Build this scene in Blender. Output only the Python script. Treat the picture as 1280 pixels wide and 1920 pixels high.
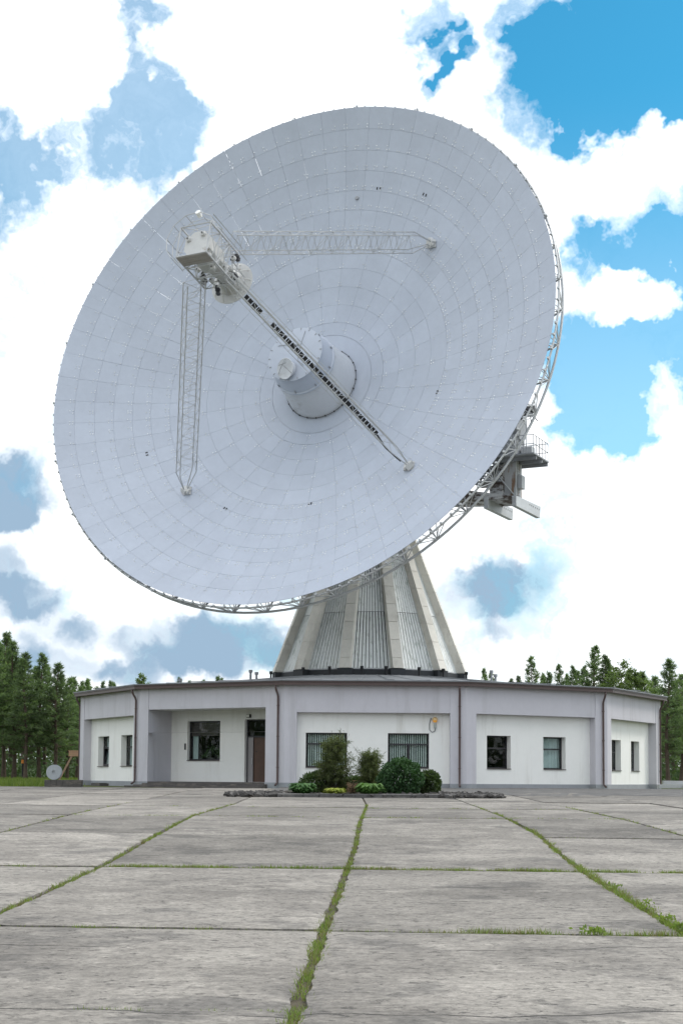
import bpy, math, random
import numpy as np
from mathutils import Vector, Matrix, Euler

for o in list(bpy.data.objects):
    bpy.data.objects.remove(o)
S = bpy.context.scene
COL = S.collection
R_ = math.radians

# ------------------------------------------------------------------ camera
CAM = Vector((-1.764, -93.0065, 0.55))
cd = bpy.data.cameras.new('camera')
cam = bpy.data.objects.new('camera', cd)
COL.objects.link(cam)
cd.sensor_fit = 'AUTO'
cd.sensor_width = 36.0
cd.lens = 36.0 * 2747.0 / 1920.0
cd.shift_y = 304.9 / 1920.0
cd.clip_start = 0.1
cd.clip_end = 5000
cam.matrix_world = Matrix.Translation(CAM) @ Euler((R_(94), 0, 0)).to_matrix().to_4x4() @ Matrix.Rotation(R_(0.4), 4, 'Z')
S.camera = cam

# ------------------------------------------------------------------ light
SUN_AZ, SUN_EL = 62.0, 46.0          # degrees clockwise from +Y (away from the camera), height
SUN_DIR = Vector((math.sin(R_(SUN_AZ)) * math.cos(R_(SUN_EL)), math.cos(R_(SUN_AZ)) * math.cos(R_(SUN_EL)), math.sin(R_(SUN_EL))))
sd = bpy.data.lights.new('sun', 'SUN')
sd.energy = 1.5
sd.angle = R_(14)
sd.color = (1.0, 0.95, 0.88)
sun = bpy.data.objects.new('sun', sd)
COL.objects.link(sun)
sun.rotation_euler = (-SUN_DIR).to_track_quat('-Z', 'Y').to_euler()
S.view_settings.view_transform = 'Standard'
S.view_settings.look = 'None'
S.view_settings.exposure = 0.46
S.view_settings.gamma = 1.0
S.cycles.max_bounces = 6
S.cycles.diffuse_bounces = 3
S.cycles.glossy_bounces = 2
S.cycles.transmission_bounces = 3
S.cycles.transparent_max_bounces = 6
S.view_settings.use_curve_mapping = False

# ------------------------------------------------------------------ sky: blue air with broken cloud
W = bpy.data.worlds.new('World')
S.world = W
W.use_nodes = True
W.cycles.sampling_method = 'NONE'
wt = W.node_tree
wt.nodes.clear()


class NG:
    """tiny helper to write node graphs as expressions"""
    def __init__(self, t): self.t = t
    def n(self, typ, **kw):
        nd = self.t.nodes.new(typ)
        for k, v in kw.items():
            setattr(nd, k, v)
        return nd
    def put(self, sock, v):
        if isinstance(v, bpy.types.NodeSocket): self.t.links.new(v, sock)
        else: sock.default_value = v
    def math(self, op, a, b=0.0, c=None, clamp=False):
        nd = self.n('ShaderNodeMath', operation=op); nd.use_clamp = clamp
        self.put(nd.inputs[0], a); self.put(nd.inputs[1], b)
        if c is not None: self.put(nd.inputs[2], c)
        return nd.outputs[0]
    def vmath(self, op, a, b=(0, 0, 0), out=0):
        nd = self.n('ShaderNodeVectorMath', operation=op)
        self.put(nd.inputs[0], a)
        if op == 'SCALE': self.put(nd.inputs['Scale'], b)
        else: self.put(nd.inputs[1], b)
        return nd.outputs[out]
    def noise(self, vec, scale, detail=4, rough=0.55, col=False, dist=0.0):
        nd = self.n('ShaderNodeTexNoise')
        self.put(nd.inputs['Vector'], vec)
        nd.inputs['Scale'].default_value = scale; nd.inputs['Detail'].default_value = detail
        nd.inputs['Roughness'].default_value = rough; nd.inputs['Distortion'].default_value = dist
        return nd.outputs['Color' if col else 'Fac']
    def ramp(self, fac, lo, hi, a=0.0, b=1.0, smooth=True):
        nd = self.n('ShaderNodeMapRange'); nd.clamp = True
        nd.interpolation_type = 'SMOOTHSTEP' if smooth else 'LINEAR'
        self.put(nd.inputs['Value'], fac)
        nd.inputs['From Min'].default_value = lo; nd.inputs['From Max'].default_value = hi
        nd.inputs['To Min'].default_value = a; nd.inputs['To Max'].default_value = b
        return nd.outputs[0]
    def mix(self, fac, a, b, mode='MIX'):
        nd = self.n('ShaderNodeMix', data_type='RGBA', blend_type=mode)
        self.put(nd.inputs[0], fac)
        for s, v in ((nd.inputs[6], a), (nd.inputs[7], b)):
            self.put(s, v if isinstance(v, bpy.types.NodeSocket) else (*v[:3], 1.0))
        return nd.outputs[2]


g = NG(wt)
tc = g.n('ShaderNodeTexCoord').outputs['Generated']
sky = g.n('ShaderNodeTexSky', sky_type='NISHITA')
sky.sun_disc = False
sky.sun_elevation = R_(SUN_EL)
sky.sun_rotation = R_(SUN_AZ)
sky.air_density = 1.0
sky.dust_density = 0.6
sky.ozone_density = 2.5
w1 = g.vmath('SUBTRACT', g.noise(tc, 9.0, 3, 0.6, True), (0.5, 0.5, 0.5))
w2 = g.vmath('SUBTRACT', g.noise(tc, 34.0, 4, 0.62, True), (0.5, 0.5, 0.5))
wd = g.vmath('ADD', tc, g.vmath('ADD', g.vmath('SCALE', w1, 0.11), g.vmath('SCALE', w2, 0.065)))
wd = g.vmath('NORMALIZE', wd)


def blobs(items, vec, zs=1.0):                  # zs > 1 flattens the patches into level bands
    if zs != 1.0: vec = g.vmath('NORMALIZE', g.vmath('MULTIPLY', vec, (1.0, 1.0, zs)))
    acc = None
    for az, el, rad, w in items:
        c = (math.sin(R_(az)) * math.cos(R_(el)), math.cos(R_(az)) * math.cos(R_(el)), math.sin(R_(el)))
        if zs != 1.0: c = tuple(Vector((c[0], c[1], c[2] * zs)).normalized())
        d = g.vmath('DOT_PRODUCT', vec, c, out=1)
        m = g.ramp(d, math.cos(R_(rad * 1.45)), math.cos(R_(rad * 0.35)), 0.0, w)
        acc = m if acc is None else g.math('ADD', acc, m)
    return acc


# openings of blue between the clouds: azimuth, elevation, radius in degrees, weight
GAPS = [(11.4, 26.8, 3.3, 1.1), (13.8, 27.7, 3.4, 1.1), (8.2, 25.3, 2.0, 0.62), (10.2, 24.6, 1.7, 0.7), (13.7, 24.6, 1.3, 0.7), (6.2, 27.7, 1.2, 0.55), (17, 25, 3, 1.0),
        (12.2, 22.4, 1.8, -0.5), (12.8, 20.1, 1.7, 0.9), (14.4, 18.6, 2.0, 0.8), (9.7, 19.9, 1.2, 0.7), (13.6, 16.0, 2.1, 0.9), (10.0, 15.4, 1.7, 0.9), (9.6, 13.8, 1.5, 0.85), (11.4, 13.4, 1.2, 0.65), (11.6, 15.6, 1.2, 0.5),
        (11.4, 17.7, 1.3, -0.55), (12.9, 14.0, 1.0, -0.45),
        (-7.6, 27.9, 0.8, 0.50), (-8.3, 26.4, 0.7, 0.48), (-7.4, 25.0, 0.8, 0.48), (-12.2, 26.8, 2.4, -0.35), (-3.5, 26.5, 2.4, -0.35), (-9.0, 22.6, 1.1, 0.46), (-6.8, 23.3, 1.2, 0.55), (-8.0, 23.6, 0.9, 0.45), (-13.4, 23.0, 1.2, 0.46), (-11.2, 22.6, 0.7, 0.40), (-13.0, 21.8, 1.2, 0.42), (-10.6, 25.6, 2.0, -0.4),
        (2.6, 28.2, 0.8, 0.60), (3.5, 27.0, 0.8, 0.60), (4.1, 26.0, 0.6, 0.55), (3.4, 25.4, 0.5, 0.45),
        (34, 24, 8, 0.8), (-40, 26, 9, 0.8), (20, 46, 9, 0.8), (150, 35, 14, 0.8), (-110, 40, 14, 0.8)]
# shaded undersides
GREY = [(-13.2, 10.4, 1.5, 1.25), (-13.6, 9.6, 1.2, 0.7), (-13.2, 7.6, 1.2, 0.8), (-11.2, 6.0, 1.2, 0.55), (-12.8, 4.6, 1.2, 0.6), (-10.8, 4.2, 1.2, 0.65),
        (-6.4, 5.2, 1.5, 0.75), (-4.4, 5.2, 1.5, 0.75), (-3.0, 5.4, 1.0, 0.5), (-7.6, 4.2, 1.2, 0.45), (-7.4, 7.6, 1.2, 0.35),
        (-9.4, 5.6, 0.9, 0.5), (-8.4, 3.8, 0.9, 0.5), (-12.0, 6.8, 0.9, 0.5), (-5.4, 4.2, 0.9, 0.5), (-13.6, 6.4, 1.0, 0.6), (-2.4, 4.6, 0.9, 0.5), (-13.0, 11.6, 1.0, 0.6), (5.4, 7.2, 1.2, 0.75), (6.8, 7.6, 1.3, 0.85), (7.6, 8.0, 1.0, 0.6), (6.4, 6.4, 1.1, 0.7), (5.2, 5.4, 0.9, 0.45), (8.4, 11.2, 1.1, 0.40), (12.6, 4.4, 1.4, 0.45), (9.8, 6.6, 1.0, 0.3),
        (36, 8, 7, 0.7), (-38, 8, 7, 0.7), (140, 9, 10, 0.7), (-120, 9, 10, 0.7)]
wg = g.vmath('NORMALIZE', g.vmath('ADD', tc, g.vmath('ADD', g.vmath('SCALE', w1, 0.05), g.vmath('SCALE', w2, 0.035))))
fbm = g.noise(wd, 7.0, 4, 0.62)
fine = g.noise(wd, 26.0, 5, 0.66)
gapv = blobs(GAPS, wd)
dens = g.math('SUBTRACT', g.math('ADD', g.math('MULTIPLY', fbm, 0.8), g.math('MULTIPLY', fine, 0.85)), g.math('MULTIPLY', gapv, 0.95))
cover = g.ramp(dens, 0.14, 0.88, smooth=False)
sz_ = g.n('ShaderNodeSeparateXYZ'); g.put(sz_.inputs[0], tc)
veil = g.math('MAXIMUM', blobs([(-9.0, 24.0, 6.0, 0.24)], tc), g.ramp(sz_.outputs[2], 0.20, 0.44, 0.20, 0.0))   # thin high cloud
cover = g.math('MAXIMUM', cover, veil)
greyv = g.math('MULTIPLY', blobs([(a, e, r_ * 1.3, w) for a, e, r_, w in GREY], wg, 1.9), g.ramp(g.math('ADD', g.math('MULTIPLY', fbm, 0.6), g.math('MULTIPLY', fine, 0.4)), 0.34, 0.60, 0.45, 1.1))
greym = g.ramp(greyv, 0.05, 1.15)
relief = g.ramp(g.math('ADD', g.math('MULTIPLY', fine, 0.5), g.math('MULTIPLY', fbm, 0.5)), 0.36, 0.56, 0.86, 1.06)
sx_ = g.n('ShaderNodeSeparateXYZ'); g.put(sx_.inputs[0], tc)
zen = g.ramp(sx_.outputs[2], 0.0, 1.0, 0.92, 1.55, False)
wn = g.vmath('SCALE', (9.8, 10.0, 10.2), g.math('MULTIPLY', relief, zen))
cloudc = g.mix(greym, wn, (2.6, 3.7, 4.9))
air = g.mix(1.0, sky.outputs[0], (0.24, 0.98, 1.06), 'MULTIPLY')
final = g.mix(cover, air, cloudc)
bg = g.n('ShaderNodeBackground')
g.put(bg.inputs['Color'], final)
bg.inputs['Strength'].default_value = 0.1
wo = g.n('ShaderNodeOutputWorld')
wt.links.new(bg.outputs[0], wo.inputs['Surface'])

# ------------------------------------------------------------------ helpers
random.seed(5)


class MB:
    def __init__(self): self.v = []; self.f = []
    def quadbox(self, p):                       # 8 points: bottom 4 (ccw), top 4
        b = len(self.v); self.v += [tuple(q) for q in p]
        for f in ((0, 3, 2, 1), (4, 5, 6, 7), (0, 1, 5, 4), (1, 2, 6, 5), (2, 3, 7, 6), (3, 0, 4, 7)):
            self.f.append(tuple(b + i for i in f))
        return self
    def box(self, c, s, ax=None):               # centre, full size, optional axes (3 vectors)
        c = Vector(c)
        X, Y, Z = ax or (Vector((1, 0, 0)), Vector((0, 1, 0)), Vector((0, 0, 1)))
        X, Y, Z = Vector(X) * s[0] / 2, Vector(Y) * s[1] / 2, Vector(Z) * s[2] / 2
        return self.quadbox([c - X - Y - Z, c + X - Y - Z, c + X + Y - Z, c - X + Y - Z, c - X - Y + Z, c + X - Y + Z, c + X + Y + Z, c - X + Y + Z])
    def tube(self, a, b, r, n=5, r2=None, cap=True):
        a, b = Vector(a), Vector(b); d = b - a
        if d.length < 1e-6: return self
        d.normalize()
        h = Vector((0, 0, 1)) if abs(d.z) < 0.9 else Vector((1, 0, 0))
        x = d.cross(h).normalized(); y = d.cross(x)
        r2 = r if r2 is None else r2
        s = len(self.v)
        for P, rr in ((a, r), (b, r2)):
            for i in range(n):
                t = 2 * math.pi * i / n
                self.v.append(tuple(P + x * (rr * math.cos(t)) + y * (rr * math.sin(t))))
        for i in range(n):
            j = (i + 1) % n
            self.f.append((s + i, s + n + i, s + n + j, s + j))
        if cap:
            self.f.append(tuple(s + i for i in range(n)))
            self.f.append(tuple(s + n + i for i in reversed(range(n))))
        return self
    def path(self, pts, r, n=6, closed=False):
        pts = [Vector(p) for p in pts]
        m = len(pts); s = len(self.v)
        prev = None
        for k, P in enumerate(pts):
            if closed: d = pts[(k + 1) % m] - pts[k - 1]
            else: d = pts[min(k + 1, m - 1)] - pts[max(k - 1, 0)]
            d.normalize()
            if prev is None:
                h = Vector((0, 0, 1)) if abs(d.z) < 0.9 else Vector((1, 0, 0))
                x = d.cross(h).normalized()
            else:
                x = (prev - d * prev.dot(d)).normalized()
            prev = x
            y = d.cross(x)
            rr = r[k] if isinstance(r, (list, tuple)) else r
            for i in range(n):
                t = 2 * math.pi * i / n
                self.v.append(tuple(P + x * (rr * math.cos(t)) + y * (rr * math.sin(t))))
        for k in range(m if closed else m - 1):
            for i in range(n):
                j = (i + 1) % n; k2 = (k + 1) % m
                self.f.append((s + k * n + i, s + k2 * n + i, s + k2 * n + j, s + k * n + j))
        if not closed:
            self.f.append(tuple(s + i for i in range(n)))
            self.f.append(tuple(s + (m - 1) * n + i for i in reversed(range(n))))
        return self
    def prism(self, poly, z0, z1):              # plan polygon (ccw) extruded upwards
        s = len(self.v); n = len(poly)
        self.v += [(p[0], p[1], z0) for p in poly] + [(p[0], p[1], z1) for p in poly]
        self.f.append(tuple(s + i for i in reversed(range(n))))
        self.f.append(tuple(s + n + i for i in range(n)))
        for i in range(n):
            j = (i + 1) % n
            self.f.append((s + i, s + j, s + n + j, s + n + i))
        return self
    def lathe(self, prof, n=32, M=None, cap0=False, cap1=False):  # prof: (r, z)
        s = len(self.v); M = M or Matrix.Identity(4); m = len(prof)
        for r, z in prof:
            for i in range(n):
                t = 2 * math.pi * i / n
                self.v.append(tuple(M @ Vector((r * math.cos(t), r * math.sin(t), z))))
        for k in range(m - 1):
            for i in range(n):
                j = (i + 1) % n
                self.f.append((s + k * n + i, s + k * n + j, s + (k + 1) * n + j, s + (k + 1) * n + i))
        if cap0: self.f.append(tuple(s + i for i in reversed(range(n))))
        if cap1: self.f.append(tuple(s + (m - 1) * n + i for i in range(n)))
        return self
    def quad(self, *p):
        s = len(self.v); self.v += [tuple(q) for q in p]; self.f.append(tuple(range(s, s + len(p)))); return self
    def mesh(self, name, mat, smooth=False, bevel=0):
        me = bpy.data.meshes.new(name)
        me.from_pydata(self.v, [], self.f)
        if mat: me.materials.append(mat)
        if smooth:
            me.polygons.foreach_set('use_smooth', [True] * len(me.polygons))
        me.update()
        return me
    def build(self, name, mat, parent=None, smooth=False, bevel=0.0, angle=None):
        o = bpy.data.objects.new(name, self.mesh(name, mat, smooth))
        COL.objects.link(o)
        if parent is not None:
            o.parent = parent
            o.matrix_parent_inverse = WM(parent).inverted()
        if bevel:
            m = o.modifiers.new('bevel', 'BEVEL'); m.width = bevel; m.segments = 2; m.limit_method = 'ANGLE'
        if smooth and angle:
            try:
                o.data.set_sharp_from_angle(angle=R_(angle))
            except Exception: pass
        return o


def WM(o):
    m = o.matrix_basis.copy()
    if o.parent is not None:
        m = WM(o.parent) @ o.matrix_parent_inverse @ m
    return m


def empty(name, loc, label=None, cat=None, group=None):
    o = bpy.data.objects.new(name, None)
    COL.objects.link(o); o.location = loc; o.empty_display_size = 0.3
    return tag(o, label, cat, group)


def tag(o, label=None, cat=None, group=None, kind=None):
    if label: o['label'] = label
    if cat: o['category'] = cat
    if group: o['group'] = group
    if kind: o['kind'] = kind
    return o


def link_copy(src, name, parent=None, M=None):
    c = src.copy(); COL.objects.link(c); c.name = name
    if parent is not None:
        c.parent = parent; c.matrix_parent_inverse = Matrix.Identity(4)
    if M is not None: c.matrix_basis = M
    return c


MATS = {}


def mat(name, col, rough=0.6, metal=0.0, var=0.0, vscale=3.0, bump=0.0, bscale=30.0, spec=0.5, coord='Object', rnd=0.0, tint=None, stain=None):
    """painted / mineral surface: base colour, soft mottling, fine relief"""
    m = bpy.data.materials.new(name); m.use_nodes = True
    t = m.node_tree; b = t.nodes['Principled BSDF']; q = NG(t)
    c = q.n('ShaderNodeTexCoord').outputs[coord] if coord != 'Position' else q.n('ShaderNodeNewGeometry').outputs['Position']
    colour = None
    if var:
        nz = q.noise(c, vscale, 6, 0.6)
        nz2 = q.noise(c, vscale * 7.3, 4, 0.6)
        k = q.math('ADD', q.math('MULTIPLY', nz, 0.65), q.math('MULTIPLY', nz2, 0.35))
        k = q.ramp(k, 0.3, 0.7, 1 - var, 1 + var, False)
        colour = q.vmath('SCALE', tuple(col), k)
    if rnd:
        r1 = q.n('ShaderNodeObjectInfo').outputs['Random']
        r2 = q.n('ShaderNodeNewGeometry').outputs['Random Per Island']
        rr = q.math('FRACT', q.math('ADD', r1, r2))
        k = q.ramp(rr, 0, 1, 1 - rnd, 1 + rnd, False)
        colour = q.vmath('SCALE', colour if colour is not None else tuple(col), k)
    if stain:
        scol, sscale, lo, hi = stain
        mp = q.vmath('MULTIPLY', c, sscale)
        s = q.ramp(q.noise(mp, 1.0, 6, 0.65), lo, hi)
        colour = q.mix(s, colour if colour is not None else tuple(col), scol)
    if colour is not None: q.put(b.inputs['Base Color'], colour)
    else: b.inputs['Base Color'].default_value = (*col, 1)
    b.inputs['Roughness'].default_value = rough; b.inputs['Metallic'].default_value = metal
    b.inputs['Specular IOR Level'].default_value = spec
    if bump:
        bn = q.n('ShaderNodeBump'); bn.inputs['Strength'].default_value = bump; bn.inputs['Distance'].default_value = 0.02
        q.put(bn.inputs['Height'], q.noise(c, bscale, 5, 0.6)); t.links.new(bn.outputs[0], b.inputs['Normal'])
    MATS[name] = m
    return m


def leafmat(name, col, col2, scale=0.7, trans=0.35):
    m = bpy.data.materials.new(name); m.use_nodes = True
    t = m.node_tree; b = t.nodes['Principled BSDF']; q = NG(t)
    c = q.n('ShaderNodeNewGeometry').outputs['Position']
    r1 = q.n('ShaderNodeObjectInfo').outputs['Random']
    ri = q.n('ShaderNodeNewGeometry').outputs['Random Per Island']
    k = q.ramp(q.math('ADD', q.math('MULTIPLY', q.noise(c, scale, 3, 0.6), 0.7), q.math('MULTIPLY', ri, 0.35)), 0.25, 0.8, 0, 1, False)
    colr = q.mix(k, col, col2)
    colr = q.vmath('SCALE', colr, q.ramp(r1, 0, 1, 0.75, 1.25, False))
    q.put(b.inputs['Base Color'], colr)
    b.inputs['Roughness'].default_value = 0.55; b.inputs['Specular IOR Level'].default_value = 0.3
    tr = q.n('ShaderNodeBsdfTranslucent'); q.put(tr.inputs['Color'], q.vmath('MULTIPLY', colr, (1.3, 1.45, 0.7)))
    mx = q.n('ShaderNodeMixShader'); mx.inputs[0].default_value = trans
    t.links.new(b.outputs[0], mx.inputs[1]); t.links.new(tr.outputs[0], mx.inputs[2])
    t.links.new(mx.outputs[0], t.nodes['Material Output'].inputs['Surface'])
    MATS[name] = m
    return m


M_panel = mat('dish_paint', (0.455, 0.495, 0.575), 0.45, 0.0, 0.07, 0.45, 0.04, 12, 0.35, 'Position', 0.028)
M_purlin = mat('purlin_steel', (0.48, 0.50, 0.55), 0.6, 0.3)
M_horn = mat('horn_paint', (0.60, 0.62, 0.66), 0.5, 0.0, 0.05, 0.8, spec=0.35, coord='Position', stain=((0.40, 0.40, 0.40), (0.5, 0.5, 1.6), 0.52, 0.75))
M_white = mat('white_steel', (0.46, 0.47, 0.48), 0.5, 0.0, 0.08, 1.5, coord='Position')
M_cabin = mat('cabin_paint', (0.57, 0.57, 0.56), 0.55, 0.0, 0.1, 1.2, coord='Position', stain=((0.28, 0.24, 0.19), (1.6, 1.6, 2.6), 0.58, 0.72))
M_galv = mat('galvanised_steel', (0.52, 0.53, 0.54), 0.45, 0.2, 0.12, 2.0, coord='Position')
M_greysteel = mat('weathered_steel', (0.30, 0.31, 0.33), 0.6, 0.1, 0.2, 1.3, coord='Position')
M_rusty = mat('rust_streaked_paint', (0.52, 0.53, 0.54), 0.6, 0.0, 0.1, 1.0, coord='Position', stain=((0.27, 0.17, 0.11), (2.2, 2.2, 0.45), 0.53, 0.63))
M_peel = mat('peeling_paint', (0.50, 0.50, 0.50), 0.7, 0.0, 0.12, 1.0, coord='Position', stain=((0.075, 0.055, 0.045), (0.9, 0.9, 2.4), 0.44, 0.54))
M_black = mat('black_rubber', (0.012, 0.012, 0.014), 0.7)
M_dark = mat('dark_equipment', (0.06, 0.06, 0.065), 0.6, 0.2, 0.2, 3)
M_bolt = mat('bolt_steel', (0.78, 0.79, 0.80), 0.25, 0.0, rnd=0.2)
M_floorplate = mat('plate_underside', (0.36, 0.33, 0.31), 0.7, 0.0, 0.12, 1.5, coord='Position')

# ------------------------------------------------------------------ ground levels
_D = [-60, 0, 5, 9, 14.5, 22, 28.6, 35.7, 45, 55, 66, 75, 95, 130, 200, 2000]
_H = [1.64, 1.62, 1.60, 1.58, 1.50, 1.34, 1.12, 0.955, 0.85, 0.72, 0.585, 0.55, 0.46, 0.34, 0.25, 0.25]
_dd = np.arange(-60, 260, 0.25)
_hh = np.interp(_dd, _D, _H)
_hh = np.convolve(np.pad(_hh, 8, mode='edge'), np.ones(17) / 17, 'valid')


def gz(x, y):
    """ground height in metres; the plaza climbs gently towards the building"""
    return CAM.z - float(np.interp(y - CAM.y, _dd, _hh))


def gxy(X, d):                                 # X right of the camera, d metres in front of it
    return X + CAM.x, d + CAM.y


M_soil = mat('soil', (0.085, 0.075, 0.055), 0.95, 0, 0.35, 6, 0.6, 40, 0.1, 'Position')


def ground_material():
    m = bpy.data.materials.new('meadow'); m.use_nodes = True
    t = m.node_tree; b = t.nodes['Principled BSDF']; q = NG(t)
    c = q.n('ShaderNodeNewGeometry').outputs['Position']
    k = q.ramp(q.noise(c, 0.25, 6, 0.6), 0.35, 0.65)
    k2 = q.ramp(q.noise(c, 3.0, 5, 0.6), 0.3, 0.7)
    a = q.mix(k, (0.055, 0.085, 0.022), (0.10, 0.105, 0.04)); a = q.mix(q.math('MULTIPLY', k2, 0.5), a, (0.085, 0.075, 0.045))
    q.put(b.inputs['Base Color'], a); b.inputs['Roughness'].default_value = 0.95; b.inputs['Specular IOR Level'].default_value = 0.1
    return m


M_meadow = ground_material()
gm = MB()
xs = [-900, -300, -120, -60, -30, -24, -16, -8, 0, 8, 16, 24, 30, 60, 120, 300, 900]
ys = [CAM.y + d for d in ([-60, -20, -5] + list(np.arange(0, 96, 2.0)) + [100, 110, 120, 130, 160, 200, 300, 900, 2500])]
for y in ys:
    for x in xs:
        gm.v.append((x, y, gz(x, y) - 0.09))
nx = len(xs)
for j in range(len(ys) - 1):
    for i in range(nx - 1):
        gm.f.append((j * nx + i, j * nx + i + 1, (j + 1) * nx + i + 1, (j + 1) * nx + i))
ground = gm.build('ground', M_meadow); tag(ground, kind='structure')


def concrete_material():
    m = bpy.data.materials.new('slab_concrete'); m.use_nodes = True
    t = m.node_tree; b = t.nodes['Principled BSDF']; q = NG(t)
    c = q.n('ShaderNodeNewGeometry').outputs['Position']
    oi = q.n('ShaderNodeObjectInfo').outputs['Random']
    sh = q.n('ShaderNodeCombineXYZ'); q.put(sh.inputs[2], q.math('MULTIPLY', oi, 40.0))
    cc = q.vmath('ADD', c, sh.outputs[0])
    big = q.noise(cc, 0.38, 4, 0.6)
    med = q.noise(cc, 1.9, 5, 0.68)
    grain = q.noise(cc, 13.0, 4, 0.85)
    streak = q.noise(q.vmath('MULTIPLY', cc, (1.3, 13.0, 1.0)), 1.0, 4, 0.7)
    pit = q.noise(q.vmath('MULTIPLY', cc, (7.0, 9.0, 7.0)), 1.0, 4, 0.78)
    base = q.mix(q.ramp(big, 0.30, 0.70), (0.142, 0.131, 0.118), (0.248, 0.231, 0.207))
    base = q.mix(q.math('MULTIPLY', q.ramp(med, 0.48, 0.72), 0.6), base, (0.315, 0.294, 0.263))
    base = q.mix(q.math('MULTIPLY', q.ramp(q.noise(cc, 0.8, 4, 0.7), 0.52, 0.66), 0.7), base, (0.098, 0.092, 0.086))
    base = q.mix(q.math('MULTIPLY', q.ramp(streak, 0.60, 0.70), 0.45), base, (0.105, 0.100, 0.096))
    base = q.mix(q.math('MULTIPLY', q.ramp(pit, 0.57, 0.65), 0.85), base, (0.062, 0.058, 0.055))
    base = q.vmath('SCALE', base, q.ramp(grain, 0.34, 0.66, 0.66, 1.34, False))
    # long hairline cracks across the slabs
    sp = q.n('ShaderNodeSeparateXYZ'); q.put(sp.inputs[0], c)
    wob = q.math('ADD', q.math('MULTIPLY', q.noise(q.vmath('MULTIPLY', cc, (0.5, 0.06, 1.0)), 1.0, 2, 0.5), 1.3), q.math('MULTIPLY', q.noise(q.vmath('MULTIPLY', cc, (5.0, 1.0, 1.0)), 1.0, 4, 0.65), 0.12))
    yy = q.math('ADD', q.math('DIVIDE', q.math('ADD', sp.outputs[1], wob), 3.3), q.math('MULTIPLY', oi, 7.0))
    dist = q.math('MULTIPLY', q.math('ABSOLUTE', q.math('SUBTRACT', q.math('FRACT', yy), 0.5)), 3.3)
    crack = q.math('MULTIPLY', q.ramp(dist, 0.006, 0.022, 1.0, 0.0), q.ramp(q.noise(q.vmath('MULTIPLY', cc, (0.5, 0.5, 1.0)), 1.0, 3, 0.6), 0.46, 0.53))
    base = q.mix(crack, base, (0.045, 0.042, 0.040))
    base = q.vmath('SCALE', base, q.ramp(oi, 0, 1, 0.78, 1.18, False))
    q.put(b.inputs['Base Color'], base)
    b.inputs['Roughness'].default_value = 0.9; b.inputs['Specular IOR Level'].default_value = 0.25
    hgt = q.math('SUBTRACT', q.math('SUBTRACT', q.math('MULTIPLY', med, 0.5), q.math('MULTIPLY', q.ramp(pit, 0.55, 0.72), 0.5)), q.math('ADD', crack, q.math('MULTIPLY', q.ramp(streak, 0.5, 0.7), 0.4)))
    bn = q.n('ShaderNodeBump'); bn.inputs['Strength'].default_value = 0.8; bn.inputs['Distance'].default_value = 0.02
    q.put(bn.inputs['Height'], hgt); t.links.new(bn.outputs[0], b.inputs['Normal'])
    return m


M_conc = concrete_material()
# soil sheet under the slabs, with the slabs as its pieces
pm = MB()
pxs = [-25.0, 0.0, 25.0]
pys = list(np.arange(-8, 71.1, 1.0))
for d in pys:
    for X in pxs:
        x, y = gxy(X, d); pm.v.append((x, y, gz(x, y) - 0.045))
for j in range(len(pys) - 1):
    for i in range(2):
        pm.f.append((j * 3 + i, j * 3 + i + 1, (j + 1) * 3 + i + 1, (j + 1) * 3 + i))
plaza = pm.build('plaza', M_soil); tag(plaza, kind='structure')
rng = random.Random(11)
COLX = [-24.6, -21.1, -17.6, -14.1, -10.1, -6.62, -3.58, 0.0, 3.52, 6.82, 10.3, 13.8, 17.3, 20.8, 24.3]
ROWD = [-6.5, 0.5, 7.4, 14.5, 21.65, 28.6, 35.7, 42.7, 49.7, 56.7, 63.7, 70.7]


def colx(c, d):                                # joints wander a little, row by row
    base = COLX[c]
    if c == 7: base += np.interp(d, [7, 11, 15, 21, 26, 33, 45], [-0.36, -0.27, -0.14, 0.08, 0.27, 0.43, 0.8])
    if c == 8: base += np.interp(d, [7, 14, 21.5, 26, 29.5, 38, 45], [-0.25, -0.15, 0.03, 0.22, 0.42, 0.55, 0.6])
    if c == 6: base += np.interp(d, [14, 22, 29, 36, 45], [-0.1, 0.03, 0.03, -0.02, 0.3])
    return base


def rowd(r, X):
    return ROWD[r] - 0.045 * X + 0.10 * math.sin(r * 5.1 + 0.3 * X)


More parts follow.
